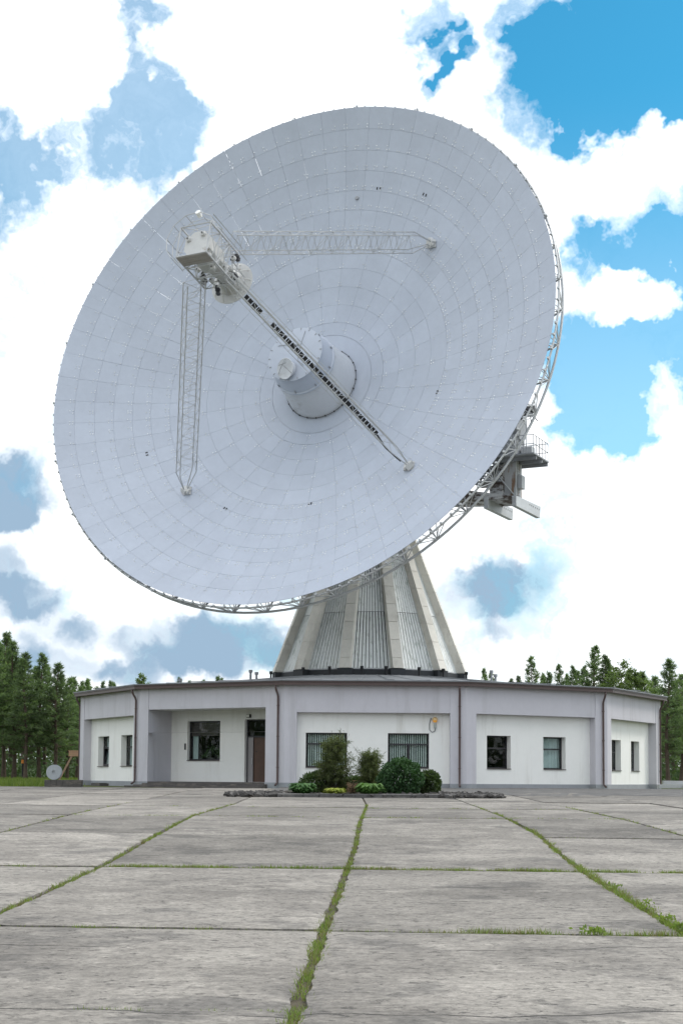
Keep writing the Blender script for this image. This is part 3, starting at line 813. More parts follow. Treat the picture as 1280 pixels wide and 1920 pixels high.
C15 = math.cos(R_(15)); T15 = math.tan(R_(15))
for k in range(12):
    th = -150 + 30 * k
    # cladding: upright boards with raised joints
    mb = MB(); nb = 13
    ra0, ra1 = (trad(TZ0) - 0.52) * C15, (trad(TZ1) - 0.40) * C15
    h0, h1 = ra0 * T15, ra1 * T15
    for i in range(nb):
        a0, a1 = -1 + 2 * i / nb, -1 + 2 * (i + 1) / nb
        g0 = 0.17 / nb
        for zz0, zz1 in ((TZ0 + 0.02, 10.6), (10.63, 13.9), (13.93, TZ1)):
            f0 = (zz0 - TZ0) / (TZ1 - TZ0); f1 = (zz1 - TZ0) / (TZ1 - TZ0)
            r0, r1 = ra0 + (ra1 - ra0) * f0, ra0 + (ra1 - ra0) * f1; H0, H1 = h0 + (h1 - h0) * f0, h0 + (h1 - h0) * f1
            pr = 0.05
            mb.quadbox([TP(th, (a0 + g0) * H0, r0 + pr, zz0), TP(th, (a1 - g0) * H0, r0 + pr, zz0), TP(th, (a1 - g0) * H0, r0 - 0.05, zz0), TP(th, (a0 + g0) * H0, r0 - 0.05, zz0),
                        TP(th, (a0 + 2 * g0) * H1, r1 + pr, zz1), TP(th, (a1 - 2 * g0) * H1, r1 + pr, zz1), TP(th, (a1 - 2 * g0) * H1, r1 - 0.05, zz1), TP(th, (a0 + 2 * g0) * H1, r1 - 0.05, zz1)])
    cl = mb.build('cladding_panel', M_clad, tower)
    mb = MB(); mb.quad(TP(th, -h0, ra0 - 0.04, TZ0), TP(th, h0, ra0 - 0.04, TZ0), TP(th, h1, ra1 - 0.04, TZ1), TP(th, -h1, ra1 - 0.04, TZ1)); mb.build('board_backing', M_dark, cl)
    mb = MB(); mb.quadbox([TP(th, -h0, ra0 + 0.09, TZ0 - 0.04), TP(th, h0, ra0 + 0.09, TZ0 - 0.04), TP(th, h0, ra0 - 0.2, TZ0 - 0.04), TP(th, -h0, ra0 - 0.2, TZ0 - 0.04),
                            TP(th, -h0, ra0 + 0.09, TZ0 + 0.03), TP(th, h0, ra0 + 0.09, TZ0 + 0.03), TP(th, h0, ra0 - 0.2, TZ0 + 0.03), TP(th, -h0, ra0 - 0.2, TZ0 + 0.03)]); mb.build('flashing', M_white, cl)
    # rib in concrete segments
    ph = -165 + 30 * k
    rb = MB(); w = 0.32
    A0, A1 = trad(TZ0), trad(TZ1)
    def RP(s, r, z): return TP(ph, s, r, z)
    rib = rb.quadbox([RP(-w * .9, A0 - .06, TZ0), RP(w * .9, A0 - .06, TZ0), RP(w * .9, A0 - .75, TZ0), RP(-w * .9, A0 - .75, TZ0),
                      RP(-w * .82, A1 - .06, TZ1), RP(w * .82, A1 - .06, TZ1), RP(w * .82, A1 - .6, TZ1), RP(-w * .82, A1 - .6, TZ1)]).build('rib', M_rib, tower)
    zs = [TZ0] + [7.68 + 1.13 * i for i in range(9)]
    zs = [z for z in zs if z < TZ1 - 0.3] + [TZ1]
    for i in range(len(zs) - 1):
        z0, z1 = zs[i] + 0.012, zs[i + 1] - 0.012
        r0, r1 = trad(z0), trad(z1); w0 = w * (1 - 0.1 * (z0 - TZ0) / 10); w1 = w * (1 - 0.1 * (z1 - TZ0) / 10)
        sg = MB(); sg.quadbox([RP(-w0, r0, z0), RP(w0, r0, z0), RP(w0, r0 - .62, z0), RP(-w0, r0 - .62, z0), RP(-w1, r1, z1), RP(w1, r1, z1), RP(w1, r1 - .55, z1), RP(-w1, r1 - .55, z1)])
        sg.build('rib_segment', M_rib, rib)
mb = MB()
def dodeca(r): return [(r * math.sin(R_(-165 + 30 * k)), -r * math.cos(R_(-165 + 30 * k))) for k in range(12)]
mb.prism(dodeca(5.95), 6.3, 7.0); mb.build('bitumen_band', M_band, tower)
for k in range(12):
    ph = -165 + 30 * k
    mb = MB(); mb.quadbox([TP(ph, s, r, z) for z, e in ((6.3, 0), (7.04, 0)) for s, r in ((-.45, 6.2), (.45, 6.2), (.45, 5.4), (-.45, 5.4))]); mb.build('rib_foot', M_band, tower)
rr = random.Random(2)
for i, (th, s) in enumerate(((-75, -.3), (-42, .2), (-24, .1), (-6, .1), (8, .0), (27, .0), (44, .0), (72, 0), (110, 0), (150, 0), (-110, 0), (-150, 0))):
    mb = MB(); r = 6.32; z = 6.62; p = TP(th, s, r, z)
    mb.tube(p, p + Vector((0, 0, 0.36)), 0.055, 8); mb.tube(p + Vector((0, 0, 0.34)), p + Vector((0, 0, 0.52)), 0.10, 8)
    mb.build('vent_pipe', M_black, roof)
for th, r, z, h in ((-63, 8.2, 6.43, .45), (-60, 8.0, 6.45, .28), (58, 8.6, 6.40, .5), (62, 8.6, 6.40, .3), (-78, 12, 6.0, .4)):
    mb = MB(); p = TP(th, 0, r, z)
    mb.tube(p, p + Vector((0, 0, h)), 0.07, 8); mb.tube(p + Vector((0, 0, h)), p + Vector((0, 0, h + .16)), 0.12, 8); mb.build('vent_pipe', M_greysteel, roof)

# ------------------------------------------------------------------ radio telescope
V0 = Vector((-3.0201, -6.2073, 24.0646))
Un, Vn, Nn = Vector((0.89922, -0.43749, 0.0)), Vector((0.11264, 0.23152, 0.96629)), Vector((-0.42274, -0.86891, 0.25747))
MD = Matrix(((Un.x, Vn.x, Nn.x, V0.x), (Un.y, Vn.y, Nn.y, V0.y), (Un.z, Vn.z, Nn.z, V0.z), (0, 0, 0, 1)))
FOC = 13.2


def zf(r): return r * r / (4 * FOC)


def DP(r, a, h):                                # dish polar coordinates, h along the dish axis from its vertex
    return MD @ Vector((r * math.cos(R_(a)), r * math.sin(R_(a)), h))


tel = empty('radio_telescope', (0, 0, 17.0), 'huge white parabolic radio telescope dish tilted up to the left', 'radio telescope')
# purlins right behind the panel joints (the dish's carrying grid); some radial ones at the upper left are missing, so sky shows through
RINGS = [(3.30, 4.10, 15), (4.10, 5.20, 30), (5.20, 6.30, 30), (6.30, 7.40, 30), (7.40, 8.50, 30), (8.50, 9.60, 60), (9.60, 10.70, 60),
         (10.70, 11.75, 60), (11.75, 12.80, 60), (12.80, 13.85, 60), (13.85, 14.92, 60), (14.92, 16.0, 60)]
rp = random.Random(21)
pur = MB()
def strip_ring(r, wd_, n=144, back=0.05):
    for i in range(n):
        a0, a1 = 360 * i / n, 360 * (i + 1) / n
        pur.quad(DP(r - wd_, a0, zf(r) - back), DP(r + wd_, a0, zf(r) - back), DP(r + wd_, a1, zf(r) - back), DP(r - wd_, a1, zf(r) - back))
for k, (r0, r1, n) in enumerate(RINGS):
    if not (r0 > 9 and False): strip_ring(r0, 0.07)
    off = 0.0
    for i in range(n):
        a = 360 * (i + off) / n
        upleft = 95 < (a % 360) < 172 and r0 > 9
        if upleft and rp.random() < 0.55: continue
        da = math.degrees(0.06 / r0); db = math.degrees(0.06 / r1)
        rm_ = (r0 + r1) / 2; dm = (da + db) / 2
        pur.quad(DP(r0, a - da, zf(r0) - .05), DP(rm_, a - dm, zf(rm_) - .05), DP(rm_, a + dm, zf(rm_) - .05), DP(r0, a + da, zf(r0) - .05))
        pur.quad(DP(rm_, a - dm, zf(rm_) - .05), DP(r1, a - db, zf(r1) - .05), DP(r1, a + db, zf(r1) - .05), DP(rm_, a + dm, zf(rm_) - .05))
dish = pur.build('reflector_dish', M_purlin, tel)
tag(dish, 'white parabolic reflector of many curved panels')


def panel_verts(r0, r1, da, M=None, g_=0.0045, nr=2, na=3):
    vs, fs = [], []
    for j in range(nr + 1):
        r = r0 + g_ + (r1 - r0 - 2 * g_) * j / nr
        for i in range(na + 1):
            a = R_(da) * (i / na - 0.5); sgn = (0.5 - i / na) * 2
            a += sgn * g_ / r if i in (0, na) else 0
            vs.append(Vector((r * math.cos(a), r * math.sin(a), zf(r))))
    W_ = na + 1
    for j in range(nr):
        for i in range(na):
            fs.append((j * W_ + i, (j + 1) * W_ + i, (j + 1) * W_ + i + 1, j * W_ + i + 1))
    ring = [i for i in range(W_)] + [j * W_ + na for j in range(1, nr + 1)] + [nr * W_ + i for i in range(na - 1, -1, -1)] + [j * W_ for j in range(nr - 1, 0, -1)]
    s = len(vs); vs += [vs[k] - Vector((0, 0, 0.035)) for k in ring]
    for k in range(len(ring)):
        k2 = (k + 1) % len(ring); fs.append((ring[k], ring[k2], s + k2, s + k))
    return vs, fs


cands = []
for k, (r0, r1, n) in enumerate(RINGS):
    vs, fs = panel_verts(r0, r1, 360 / n)
    me = bpy.data.meshes.new('panel'); me.from_pydata([tuple(v) for v in vs], [], fs); me.materials.append(M_panel); me.update()
    off = 0.0
    for i in range(n):
        a = 360 * (i + 0.5 + off) / n
        rm_ = (r0 + r1) / 2
        c = DP(rm_, a, zf(rm_)); nl = Vector((-math.cos(R_(a)) * rm_ / (2 * FOC), -math.sin(R_(a)) * rm_ / (2 * FOC), 1)).normalized()
        nw = MD.to_3x3() @ nl; tocam = CAM - c
        area = (r1 - r0) * 2 * math.pi * rm_ / n * max(0, nw.dot(tocam.normalized())) / tocam.length_squared
        tilt = Matrix.Translation((0, 0, 0)) @ Matrix.Rotation(R_(a), 4, 'Z') @ Matrix.Translation((rm_, 0, zf(rm_))) @ Euler((rp.gauss(0, .0025), rp.gauss(0, .0025), 0)).to_matrix().to_4x4() @ Matrix.Translation((-rm_, 0, -zf(rm_)))
        if 95 < a % 360 < 172 and r0 > 9 and rp.random() < 0.4:      # joints stand open at the upper left
            tilt = tilt @ Matrix.Diagonal((1, 0.990, 1, 1))
        cands.append((area, k, MD @ tilt, me, vs, fs))
cands.sort(key=lambda c: -c[0])
inv = WM(dish).inverted()
for area, k, M, me, vs, fs in cands[:300]:
    o = bpy.data.objects.new('panel', me); COL.objects.link(o); o.parent = dish; o.matrix_parent_inverse = inv; o.matrix_basis = M
rest = MB()
for area, k, M, me, vs, fs in cands[300:]:
    s = len(rest.v); rest.v += [tuple(M @ v) for v in vs]; rest.f += [tuple(s + i for i in f) for f in fs]
tag(rest.build('inner_panels', M_panel, dish), kind='stuff')
# smooth central fairing
mb = MB(); mb.lathe([(2.2, zf(2.2) + .02), (2.6, zf(2.6) + 0.01), (3.0, zf(3.0)), (3.28, zf(3.28))], 64, MD); mb.build('central_fairing', M_panel, dish, smooth=True)
# adjusting bolts: clusters of four at the panel corners and edge middles
bo = MB()
for k, (r0, r1, n) in enumerate(RINGS):
    off = 0.0
    for i in range(n * 2 if r0 > 8 else n):
        a = 360 * (i / (2 if r0 > 8 else 1) + off) / n
        r = r0 + 0.16 + (0.0 if r0 > 4 else 0.1)
        for dr, dt in ((-.085, -.085), (.085, -.085), (-.085, .085), (.085, .085)):
            if rp.random() < 0.25: continue
            aa = a + math.degrees((dt + rp.uniform(-.02, .02)) / r); r2 = r + dr + rp.uniform(-.02, .02)
            h = 0.027
            p = [DP(r2 + x, aa + math.degrees(y / r), zf(r2) + 0.002) for x, y in ((-h, -h), (h, -h), (h, h), (-h, h))]
            tp = [q + Nn * 0.03 for q in p]
            bo.quadbox(p + tp)
tag(bo.build('panel_bolts', M_bolt, dish), kind='stuff')
# small openings in the surface
for r, a in ((11.9, 73), (9.6, 243), (8.6, 277), (8.5, 345), (12.2, 57), (11.2, 205)):
    mb = MB()
    for da in (-0.5, 0.5):
        c = DP(r, a + da, zf(r) + 0.012); x = (DP(r + .1, a, zf(r + .1)) - DP(r, a, zf(r))).normalized(); y = Nn.cross(x).normalized()
        mb.box(c, (0.16, 0.07, 0.02), (x, y, x.cross(y)))
    mb.build('surface_slot', M_black, dish)
mb = MB(); c = DP(11.35, 80, zf(11.35) + 0.02); mb.lathe([(0.13, -.02), (0.13, 0.03), (0.0, 0.03)], 14, Matrix.Translation(c) @ MD.to_3x3().to_4x4()); mb.build('round_cover', M_greysteel, dish)

# rim lattice
ZR = zf(16.0)
rim = MB()
rim.path([DP(16.10, i * 3, ZR - 0.28) for i in range(120)], 0.062, 6, True)
rim.path([DP(16.02, i * 3, ZR - 1.22) for i in range(120)], 0.075, 6, True)
rimo = rim.build('rim_truss', M_galv, tel, smooth=True)
tr = MB(); fr_ = MB()
for k in range(48):
    a = 7.5 * k + 2.0
    q = DP(16.02, a, ZR - 1.22)
    for da in (-3.2, -1.6, 0.0, 1.6, 3.2):
        tr.tube(q, DP(16.10, a + da, ZR - 0.28), 0.026, 5)
    for da in (-3.2, 0, 3.2):
        tr.tube(q, DP(14.95, a + da, zf(14.95) - 0.08), 0.024, 5)
    tr.tube(DP(16.10, a, ZR - .28), DP(15.95, a, ZR - .04), 0.03, 5)
    for da in (-2.5, 0, 2.5):
        p_ = DP(16.08, a + da, ZR - .16)
        tr.box(p_, (0.10, 0.10, 0.16), (Un, Vn, Nn))
    # radial rib of the carrying frame
    prevb = q; prevt = DP(15.9, a, ZR - .1)
    for r in (13.6, 11.2, 8.8, 6.4, 4.2, 2.6):
        bot = DP(r, a, zf(r) - 1.25 - (16 - r) * 0.10); top = DP(r, a, zf(r) - 0.10)
        fr_.tube(prevb, bot, 0.05, 4); fr_.tube(prevt, top, 0.035, 4); fr_.tube(bot, top, 0.03, 4); fr_.tube(prevb, top, 0.03, 4)
        prevb, prevt = bot, top
tr.build('lattice_struts', M_galv, rimo)
for r in (13.6, 11.2, 8.8, 6.4):
    fr_.path([DP(r, i * 7.5 + 2, zf(r) - 1.25 - (16 - r) * 0.10) for i in range(48)], 0.045, 4, True)
fr_.build('back_frame', M_greysteel, tel)
for k in range(24):
    a = 15 * k + 6.5
    mb = MB(); c = DP(16.15, a, ZR - 0.12); mb.box(c, (0.09, 0.09, 0.16), (Un, Vn, Nn)); mb.tube(c, DP(16.05, a, ZR - 0.28), 0.04, 5)
    mb.build('rim_bracket', M_galv, rimo)

# feed housing in the middle of the dish
mb = MB(); mb.lathe([(2.30, 0.0), (2.25, 0.3), (1.90, 2.6), (1.66, 3.60)], 64, MD); horn = mb.build('feed_housing', M_horn, tel, smooth=True)
mb = MB(); mb.lathe([(1.92, 2.50), (1.99, 2.52), (1.99, 2.60), (1.90, 2.64), (1.68, 3.62), (1.74, 3.64), (1.74, 3.70), (1.66, 3.72), (0.0, 3.72)], 64, MD); mb.build('housing_head', M_panel, horn, smooth=True, angle=30)
mb = MB(); mb.path([DP(2.31, i * 7.5, 0.24) for i in range(48)], 0.018, 5, True)
for i in range(24): mb.box(DP(2.31, i * 15, 0.24), (0.06, 0.06, 0.09), (Un, Vn, Nn))
mb.build('base_ring', M_dark, horn)
for i in range(18):
    a = i * 20 + 4; mb = MB(); mb.box(DP(1.66, a, 3.735), (0.13, 0.03, 0.03), (DP(1, a, 0) - DP(0, a, 0), (DP(1, a + 90, 0) - DP(0, a, 0)), Nn)); mb.build('clip', M_greysteel, horn)
    if i % 2: mb = MB(); mb.box(DP(1.93, a, 2.72), (0.05, 0.05, 0.2), (Un, Vn, Nn)); mb.build('clip', M_greysteel, horn)
fh = MB(); cM = MD @ Matrix.Translation((-0.18, -0.98, 3.72)) @ Euler((R_(20), R_(-14), 0)).to_matrix().to_4x4()
fh.lathe([(0.45, 0.0), (0.50, 0.30), (0.62, 0.42), (0.60, 0.44), (0.30, 0.36), (0.0, 0.33)], 32, cM); fho = fh.build('feed_horn', M_horn, horn, smooth=True, angle=35)
mb = MB()
for a in (80, 200, 320):
    mb.tube(cM @ Vector((0.58 * math.cos(R_(a)), 0.58 * math.sin(R_(a)), 0.43)), cM @ Vector((0.05, 0.2, 0.72)), 0.018, 5)
mb.tube(cM @ Vector((-.2, .2, .72)), cM @ Vector((.35, .22, .72)), 0.025, 5); mb.build('feed_bracket', M_greysteel, fho)
mb = MB(); mb.path([DP(1.4, 150, 3.74), DP(0.8, 120, 3.74), DP(0.6, 60, 3.74), DP(1.55, 72, 3.74)], 0.015, 4); mb.path([DP(0.6, 60, 3.74), DP(0.5, 300, 3.74), DP(1.1, 310, 3.74)], 0.015, 4); mb.build('head_seam', M_greysteel, horn)

# four lattice legs carrying the focus cabin
FA = 46.0
LEGR, TOPR, TOPH = 10.17, 1.42, 13.25


def leg(az, cable=False):
    P0 = DP(LEGR, az, zf(LEGR) + 0.22); P1 = DP(TOPR, az, TOPH)
    d = (P1 - P0).normalized(); t = (DP(1, az + 90, 0) - DP(0, 0, 0)).normalized(); q = d.cross(t).normalized()
    hq, ht = 0.55, 0.22
    N = 17; mb = MB(); L = (P1 - P0).length
    def ch(i, f):                               # chord i at fraction f
        k = min(1.0, 0.16 + 0.84 * f / 0.095)
        sq, st = ((-1, -1), (1, -1), (1, 1), (-1, 1))[i]
        return P0 + d * (L * f) + q * (sq * hq * k) + t * (st * ht * k)
    fr = [0.0, 0.095] + [0.095 + 0.905 * (i + 1) / N for i in range(N)]
    for i in range(4):
        for a, b_ in zip(fr[:-1], fr[1:]): mb.tube(ch(i, a), ch(i, b_), 0.031, 5, cap=False)
    for n_, (a, b_) in enumerate(zip(fr[1:-1], fr[2:])):
        for i in range(4):
            j = (i + 1) % 4
            mb.tube(ch(i, b_), ch(j, b_), 0.014, 4, cap=False)
            if n_ % 2: mb.tube(ch(i, a), ch(j, b_), 0.014, 4, cap=False)
            else: mb.tube(ch(j, a), ch(i, b_), 0.014, 4, cap=False)
    o = mb.build('support_leg', M_white, tel)
    fb = MB(); fb.box(P0 - d * 0.05, (0.42, 0.42, 0.30), (q, t, d)); fb.box(DP(LEGR, az, zf(LEGR) + 0.08), (0.6, 0.5, 0.1), (Un, Vn, Nn))
    fb.tube(P0 + t * 0.3, P0 - t * 0.3, 0.10, 8); fb.build('foot_bracket', M_cabin, o)
    if cable:
        ct = MB(); rr_ = random.Random(4)
        f = 0.17
        while f < 0.90:
            L2 = 0.012 + rr_.random() * 0.010
            if not 0.755 < f < 0.81:
                a, b_ = P0 + d * (L * f), P0 + d * (L * (f + L2))
                ct.quadbox([a - t * .16 + q * .40, a + t * .08 + q * .40, a + t * .08 + q * .43, a - t * .16 + q * .43, b_ - t * .16 + q * .40, b_ + t * .08 + q * .40, b_ + t * .08 + q * .43, b_ - t * .16 + q * .43])
            f += L2 + 0.0035
        cp = MB(); cp.path([P0 + d * (L * .03) + q * .10 - t * .14, P0 + d * (L * .06) + q * .2 - t * .18, P0 + d * (L * .11) + q * .35 - t * .22, P0 + d * (L * .17) + q * .41 - t * .06], 0.05, 5)
        cp.build('conduit', M_black, o)
        tag(ct.build('cable_tray', M_black, o), kind='stuff')
        hr = MB()
        for sd_ in (-1, 1):
            hr.tube(P0 + d * (L * .22) + q * .60 + t * (sd_ * .42), P0 + d * (L * .99) + q * .60 + t * (sd_ * .42), 0.016, 4)
            for i in range(12):
                f = .22 + .77 * i / 11; hr.tube(P0 + d * (L * f) + q * .55 + t * (sd_ * .22), P0 + d * (L * f) + q * .60 + t * (sd_ * .42), 0.014, 4)
        hr.build('handrail', M_white, o)
    return o


for i in range(4):
    o = leg(FA + 90 * i, i == 3)
    if i == 3: tag(o, 'lattice leg with black cable tray running towards the lower right')

# focus cabin
cb = MB(); CH0, CH1 = 13.45, 14.95
cb.lathe([(0.0, CH0), (0.80, CH0), (0.82, CH1), (0.0, CH1)], 8, MD @ Matrix.Rotation(R_(22.5), 4, 'Z'))
cabin = cb.build('focus_cabin', M_cabin, tel)
fm = MB()
LR = 1.26
def lo(k, h): return DP(LR, FA + 90 * k, h)
for k in range(4):
    fm.tube(lo(k, 12.35), lo(k, 15.35), 0.05, 5)
    fm.tube(lo(k, 14.3), lo(k + 1, 15.35), 0.02, 4)
    for h in (12.35, 13.3, 14.3, 15.35): fm.tube(lo(k, h), lo(k + 1, h), 0.035, 5)
    for a, b_ in ((12.35, 13.3), (13.3, 14.3)):
        fm.tube(lo(k, a), lo(k + 1, b_), 0.022, 4); fm.tube(lo(k + 1, a), lo(k, b_), 0.022, 4)
        fm.tube(DP(0.5, FA + 90 * k, (a + b_) / 2), lo(k, b_), 0.022, 4)
fm.build('cabin_frame', M_white, cabin)
fp = MB()
for i in range(3):
    h0, h1 = 14.58 + i * 0.26, 14.58 + (i + 1) * 0.26 - 0.03
    a, b_ = lo(2, h0), lo(3, h0); c, d = lo(3, h1), lo(2, h1); dn = (DP(1, FA + 225, 0) - DP(0, 0, 0)).normalized() * 0.06
    fp.quadbox([a + dn, b_ + dn, c + dn, d + dn, a, b_, c, d])
fp.build('floor_plate', M_floorplate, cabin)
rl = MB()
def rp_(a, h, r=1.48): return DP(r, a, h)
ang = [316, 346, 16, 46, 78, 110, 142, 174, 200, 226]
ang = [10, 46, 80, 112, 144, 176, 202, 226]
for h in (14.45, 15.0, 15.6):
    for a, b_ in zip(ang[:-1], ang[1:]): rl.tube(rp_(a, h), rp_(b_, h), 0.022, 4)
for a in ang: rl.tube(rp_(a, 14.35), rp_(a, 15.6), 0.022, 4); rl.tube(rp_(a, 14.45), DP(1.25, a, 14.35), 0.02, 4)
for a in (316,):
    for h in (14.5, 15.2): rl.tube(DP(1.6, a, h), DP(1.62, 10, h), 0.02, 4)
rl.tube(DP(1.62, 10, 15.6), DP(1.62, 10, 12.6), 0.025, 4); rl.tube(DP(1.62, 46, 15.6), DP(1.62, 46, 12.5), 0.03, 4); rl.tube(DP(1.62, 46, 14.9), DP(1.62, 46, 12.5), 0.02, 4)
rl.build('railing', M_white, cabin)
for a, h, r in ((150, 14.95, .62), (60, 14.95, .6), (318, 14.6, .85), (300, 13.9, 1.0), (330, 13.2, .95), (10, 13.0, 1.1), (190, 13.0, 1.05), (345, 12.6, .75), (250, 12.7, .8)):
    mb = MB(); c = DP(r, a, h); mb.tube(c, c + Nn * 0.16, 0.13, 10); mb.tube(c + Nn * 0.155, c + Nn * 0.2, 0.07, 8)
    mb.build('instrument_drum', M_cabin, cabin)
    mb = MB(); mb.tube(c + Nn * 0.2, c + Nn * 0.215, 0.05, 8); mb.build('drum_cap', M_dark, cabin)
for a, h in ((20, 12.75), (205, 12.5), (200, 12.75), (330, 12.4), (255, 12.2)):
    mb = MB(); rr_ = random.Random(a)
    for i in range(4):
        c = DP(1.05 + rr_.uniform(-.15, .15), a + rr_.uniform(-8, 8), h + rr_.uniform(-.15, .15)); mb.box(c, (rr_.uniform(.1, .25), rr_.uniform(.1, .22), rr_.uniform(.1, .25)), (Un, Vn, Nn))
    mb.build('drive_unit', M_dark, cabin)
mb = MB(); c = DP(1.35, 82, 15.35); mb.tube(c, c + (Nn * .3 + Vn * .1), 0.12, 10, 0.15); mb.build('floodlight', M_blind, cabin)
mb = MB(); mb.lathe([(0.38, 13.45), (0.50, 13.2), (0.50, 12.5), (0.42, 12.45), (0.42, 11.95), (0.30, 11.9)], 20, MD); mb.build('instrument_barrel', M_cabin, cabin, smooth=True, angle=30)
mb = MB(); mb.lathe([(0.0, 10.62), (0.45, 10.72), (0.85, 10.92), (1.22, 11.18), (1.24, 11.24), (1.10, 11.26), (0.72, 11.20), (0.62, 11.45), (0.50, 12.0)], 40, MD); subr = mb.build('subreflector', M_cabin, tel, smooth=True, angle=40)
mb = MB()
for i in range(10):
    a = 36 * i; mb.tube(DP(1.15, a, 11.27), DP(0.58, a, 11.75), 0.025, 4)
mb.build('stiffener', M_cabin, subr)
mb = MB()
for i in range(6):
    a = 60 * i + 20; mb.tube(DP(0.75, a, 11.3), DP(0.8, a + 25, 12.4), 0.035, 5)
mb.build('actuator', M_white, subr)

# mount behind the dish: hub, elevation shaft, alidade
Wn = Vector((0.43749, 0.89922, 0.0)); Zn = Vector((0, 0, 1))


def EP(u, w, z): return Un * u + Wn * w + Zn * z


def ebox(mb, u0, u1, w0, w1, z0, z1): return mb.box(EP((u0 + u1) / 2, (w0 + w1) / 2, (z0 + z1) / 2), (u1 - u0, w1 - w0, z1 - z0), (Un, Wn, Zn))


mb = MB(); mb.lathe([(2.6, -1.2), (2.6, -3.6), (1.6, -5.0), (1.6, -7.0)], 24, MD, True, True); mb.build('dish_hub', M_greysteel, tel)
sh = MB(); sh.tube(EP(-8.6, 0, 22.2), EP(8.6, 0, 22.2), 0.85, 12)
for s_ in (-1, 1):
    for w_, z_ in ((-3.6, 23.6), (-4.6, 20.2)):
        sh.tube(EP(s_ * 7.2, 0, 22.2), EP(s_ * 2.0, w_, z_), 0.22, 6)
sh.build('elevation_shaft', M_greysteel, tel)
mb = MB(); mb.lathe([(2.5, 17.0), (3.1, 17.05), (3.1, 17.7), (2.4, 17.9), (0, 17.9)], 36); mb.build('turntable', M_greysteel, tel, smooth=True, angle=30)
for s_ in (-1, 1):
    mb = MB()
    P = lambda u, w, z: EP(u * s_, w, z)
    pts = [P(1.5, -1.5, 17.9), P(10.1, -1.5, 17.32), P(10.1, 1.0, 17.32), P(1.5, 1.5, 17.9), P(1.5, -1.5, 19.2), P(10.1, -1.5, 17.52), P(10.1, 1.0, 17.52), P(1.5, 1.5, 19.2)]
    mb.quadbox(pts); arm = mb.build('yoke_arm', M_peel, tel)
    mb = MB(); mb.quadbox([P(9.25, -.5, 17.75), P(10.0, -.5, 17.75), P(10.0, .55, 17.75), P(9.25, .55, 17.75), P(9.25, -.5, 21.2), P(10.0, -.5, 21.2), P(10.0, .55, 21.2), P(9.25, .55, 21.2)])
    col_ = mb.build('yoke_column', M_rusty, tel)
    mb = MB(); mb.tube(P(8.4, 0, 22.2), P(10.2, 0, 22.2), 1.05, 16); mb.build('bearing_housing', M_greysteel, col_)
    for u_ in (8.45, 10.25):
        mb = MB(); mb.quadbox([P(u_ - .14, -1.6, 16.85), P(u_ + .14, -1.6, 16.85), P(u_ + .14, 2.9, 16.85), P(u_ - .14, 2.9, 16.85), P(u_ - .14, -1.6, 17.5), P(u_ + .14, -1.6, 17.5), P(u_ + .14, 3.05, 17.62), P(u_ - .14, 3.05, 17.62)])
        bmz = mb.build('perforated_beam', M_galv, arm, bevel=0.03)
        hb = MB()
        for i in range(6):
            for sd_ in (-1, 1):
                c = P(u_ + .14 * sd_, 0.9 + 0.36 * i, 17.36); hb.tube(c - Un * .004, c + Un * .004, 0.055, 8)
        hb.build('beam_holes', M_black, bmz)
    # service platform with railing
    mb = MB(); ebox(mb, *(sorted((8.2 * s_, 11.5 * s_))), -1.6, 1.3, 19.95, 20.03)
    for w_ in (-1.0, 0.1, 1.2): ebox(mb, *(sorted((8.3 * s_, 11.45 * s_))), w_ - .05, w_ + .05, 19.72, 19.95)
    pf = mb.build('service_platform', M_greysteel, tel)
    rl = MB(); corners = [(8.3, -1.55), (11.45, -1.55), (11.45, 1.25), (8.8, 1.25)]
    for (a, b_), (c, d) in zip(corners[:-1], corners[1:]):
        for h in (0.55, 1.1): rl.tube(P(a, b_, 20.03 + h), P(c, d, 20.03 + h), 0.024, 4)
        for i in range(5):
            f = i / 5; rl.tube(P(a + (c - a) * f, b_ + (d - b_) * f, 20.03), P(a + (c - a) * f, b_ + (d - b_) * f, 21.13), 0.020, 4)
    rl.tube(P(11.45, 1.25, 20.03), P(11.45, 1.25, 21.13), 0.022, 4)
    rl.path([P(11.0, -1.55, 20.03), P(11.0, -1.55, 21.7), P(10.9, -1.55, 21.85), P(10.75, -1.55, 21.85)], 0.025, 5)
    rl.build('railing', M_greysteel, pf)
    gs = MB()                                    # gusset boxes and brackets tying column, platform and arm together
    gs.quadbox([P(8.5, -.9, 17.6), P(9.24, -.9, 17.6), P(9.24, .3, 17.6), P(8.5, .3, 17.6), P(8.2, -.9, 19.6), P(9.24, -.9, 19.6), P(9.24, .3, 19.6), P(8.2, .3, 19.6)])
    gs.build('gusset_box', M_peel, col_)
    gs = MB(); gs.quadbox([P(9.0, -1.0, 20.05), P(10.1, -1.0, 20.05), P(10.1, .8, 20.05), P(9.0, .8, 20.05), P(8.8, -1.0, 21.4), P(10.1, -1.0, 21.4), P(10.1, .8, 21.4), P(8.8, .8, 21.4)]); gs.build('bearing_pedestal', M_greysteel, col_)
    for i_, (u_, w_, z_) in enumerate(((8.0, -1.2, 19.0), (7.6, -.6, 18.9), (8.6, -1.3, 18.75), (8.9, -1.25, 20.3))):
        gs = MB(); gs.tube(P(u_, w_, z_), P(u_ + .35, w_, z_ + .5), .22, 8); gs.tube(P(u_, w_, z_), P(u_ - .2, w_, z_ + .1), .14, 8); gs.build('drive_motor', M_dark, col_)
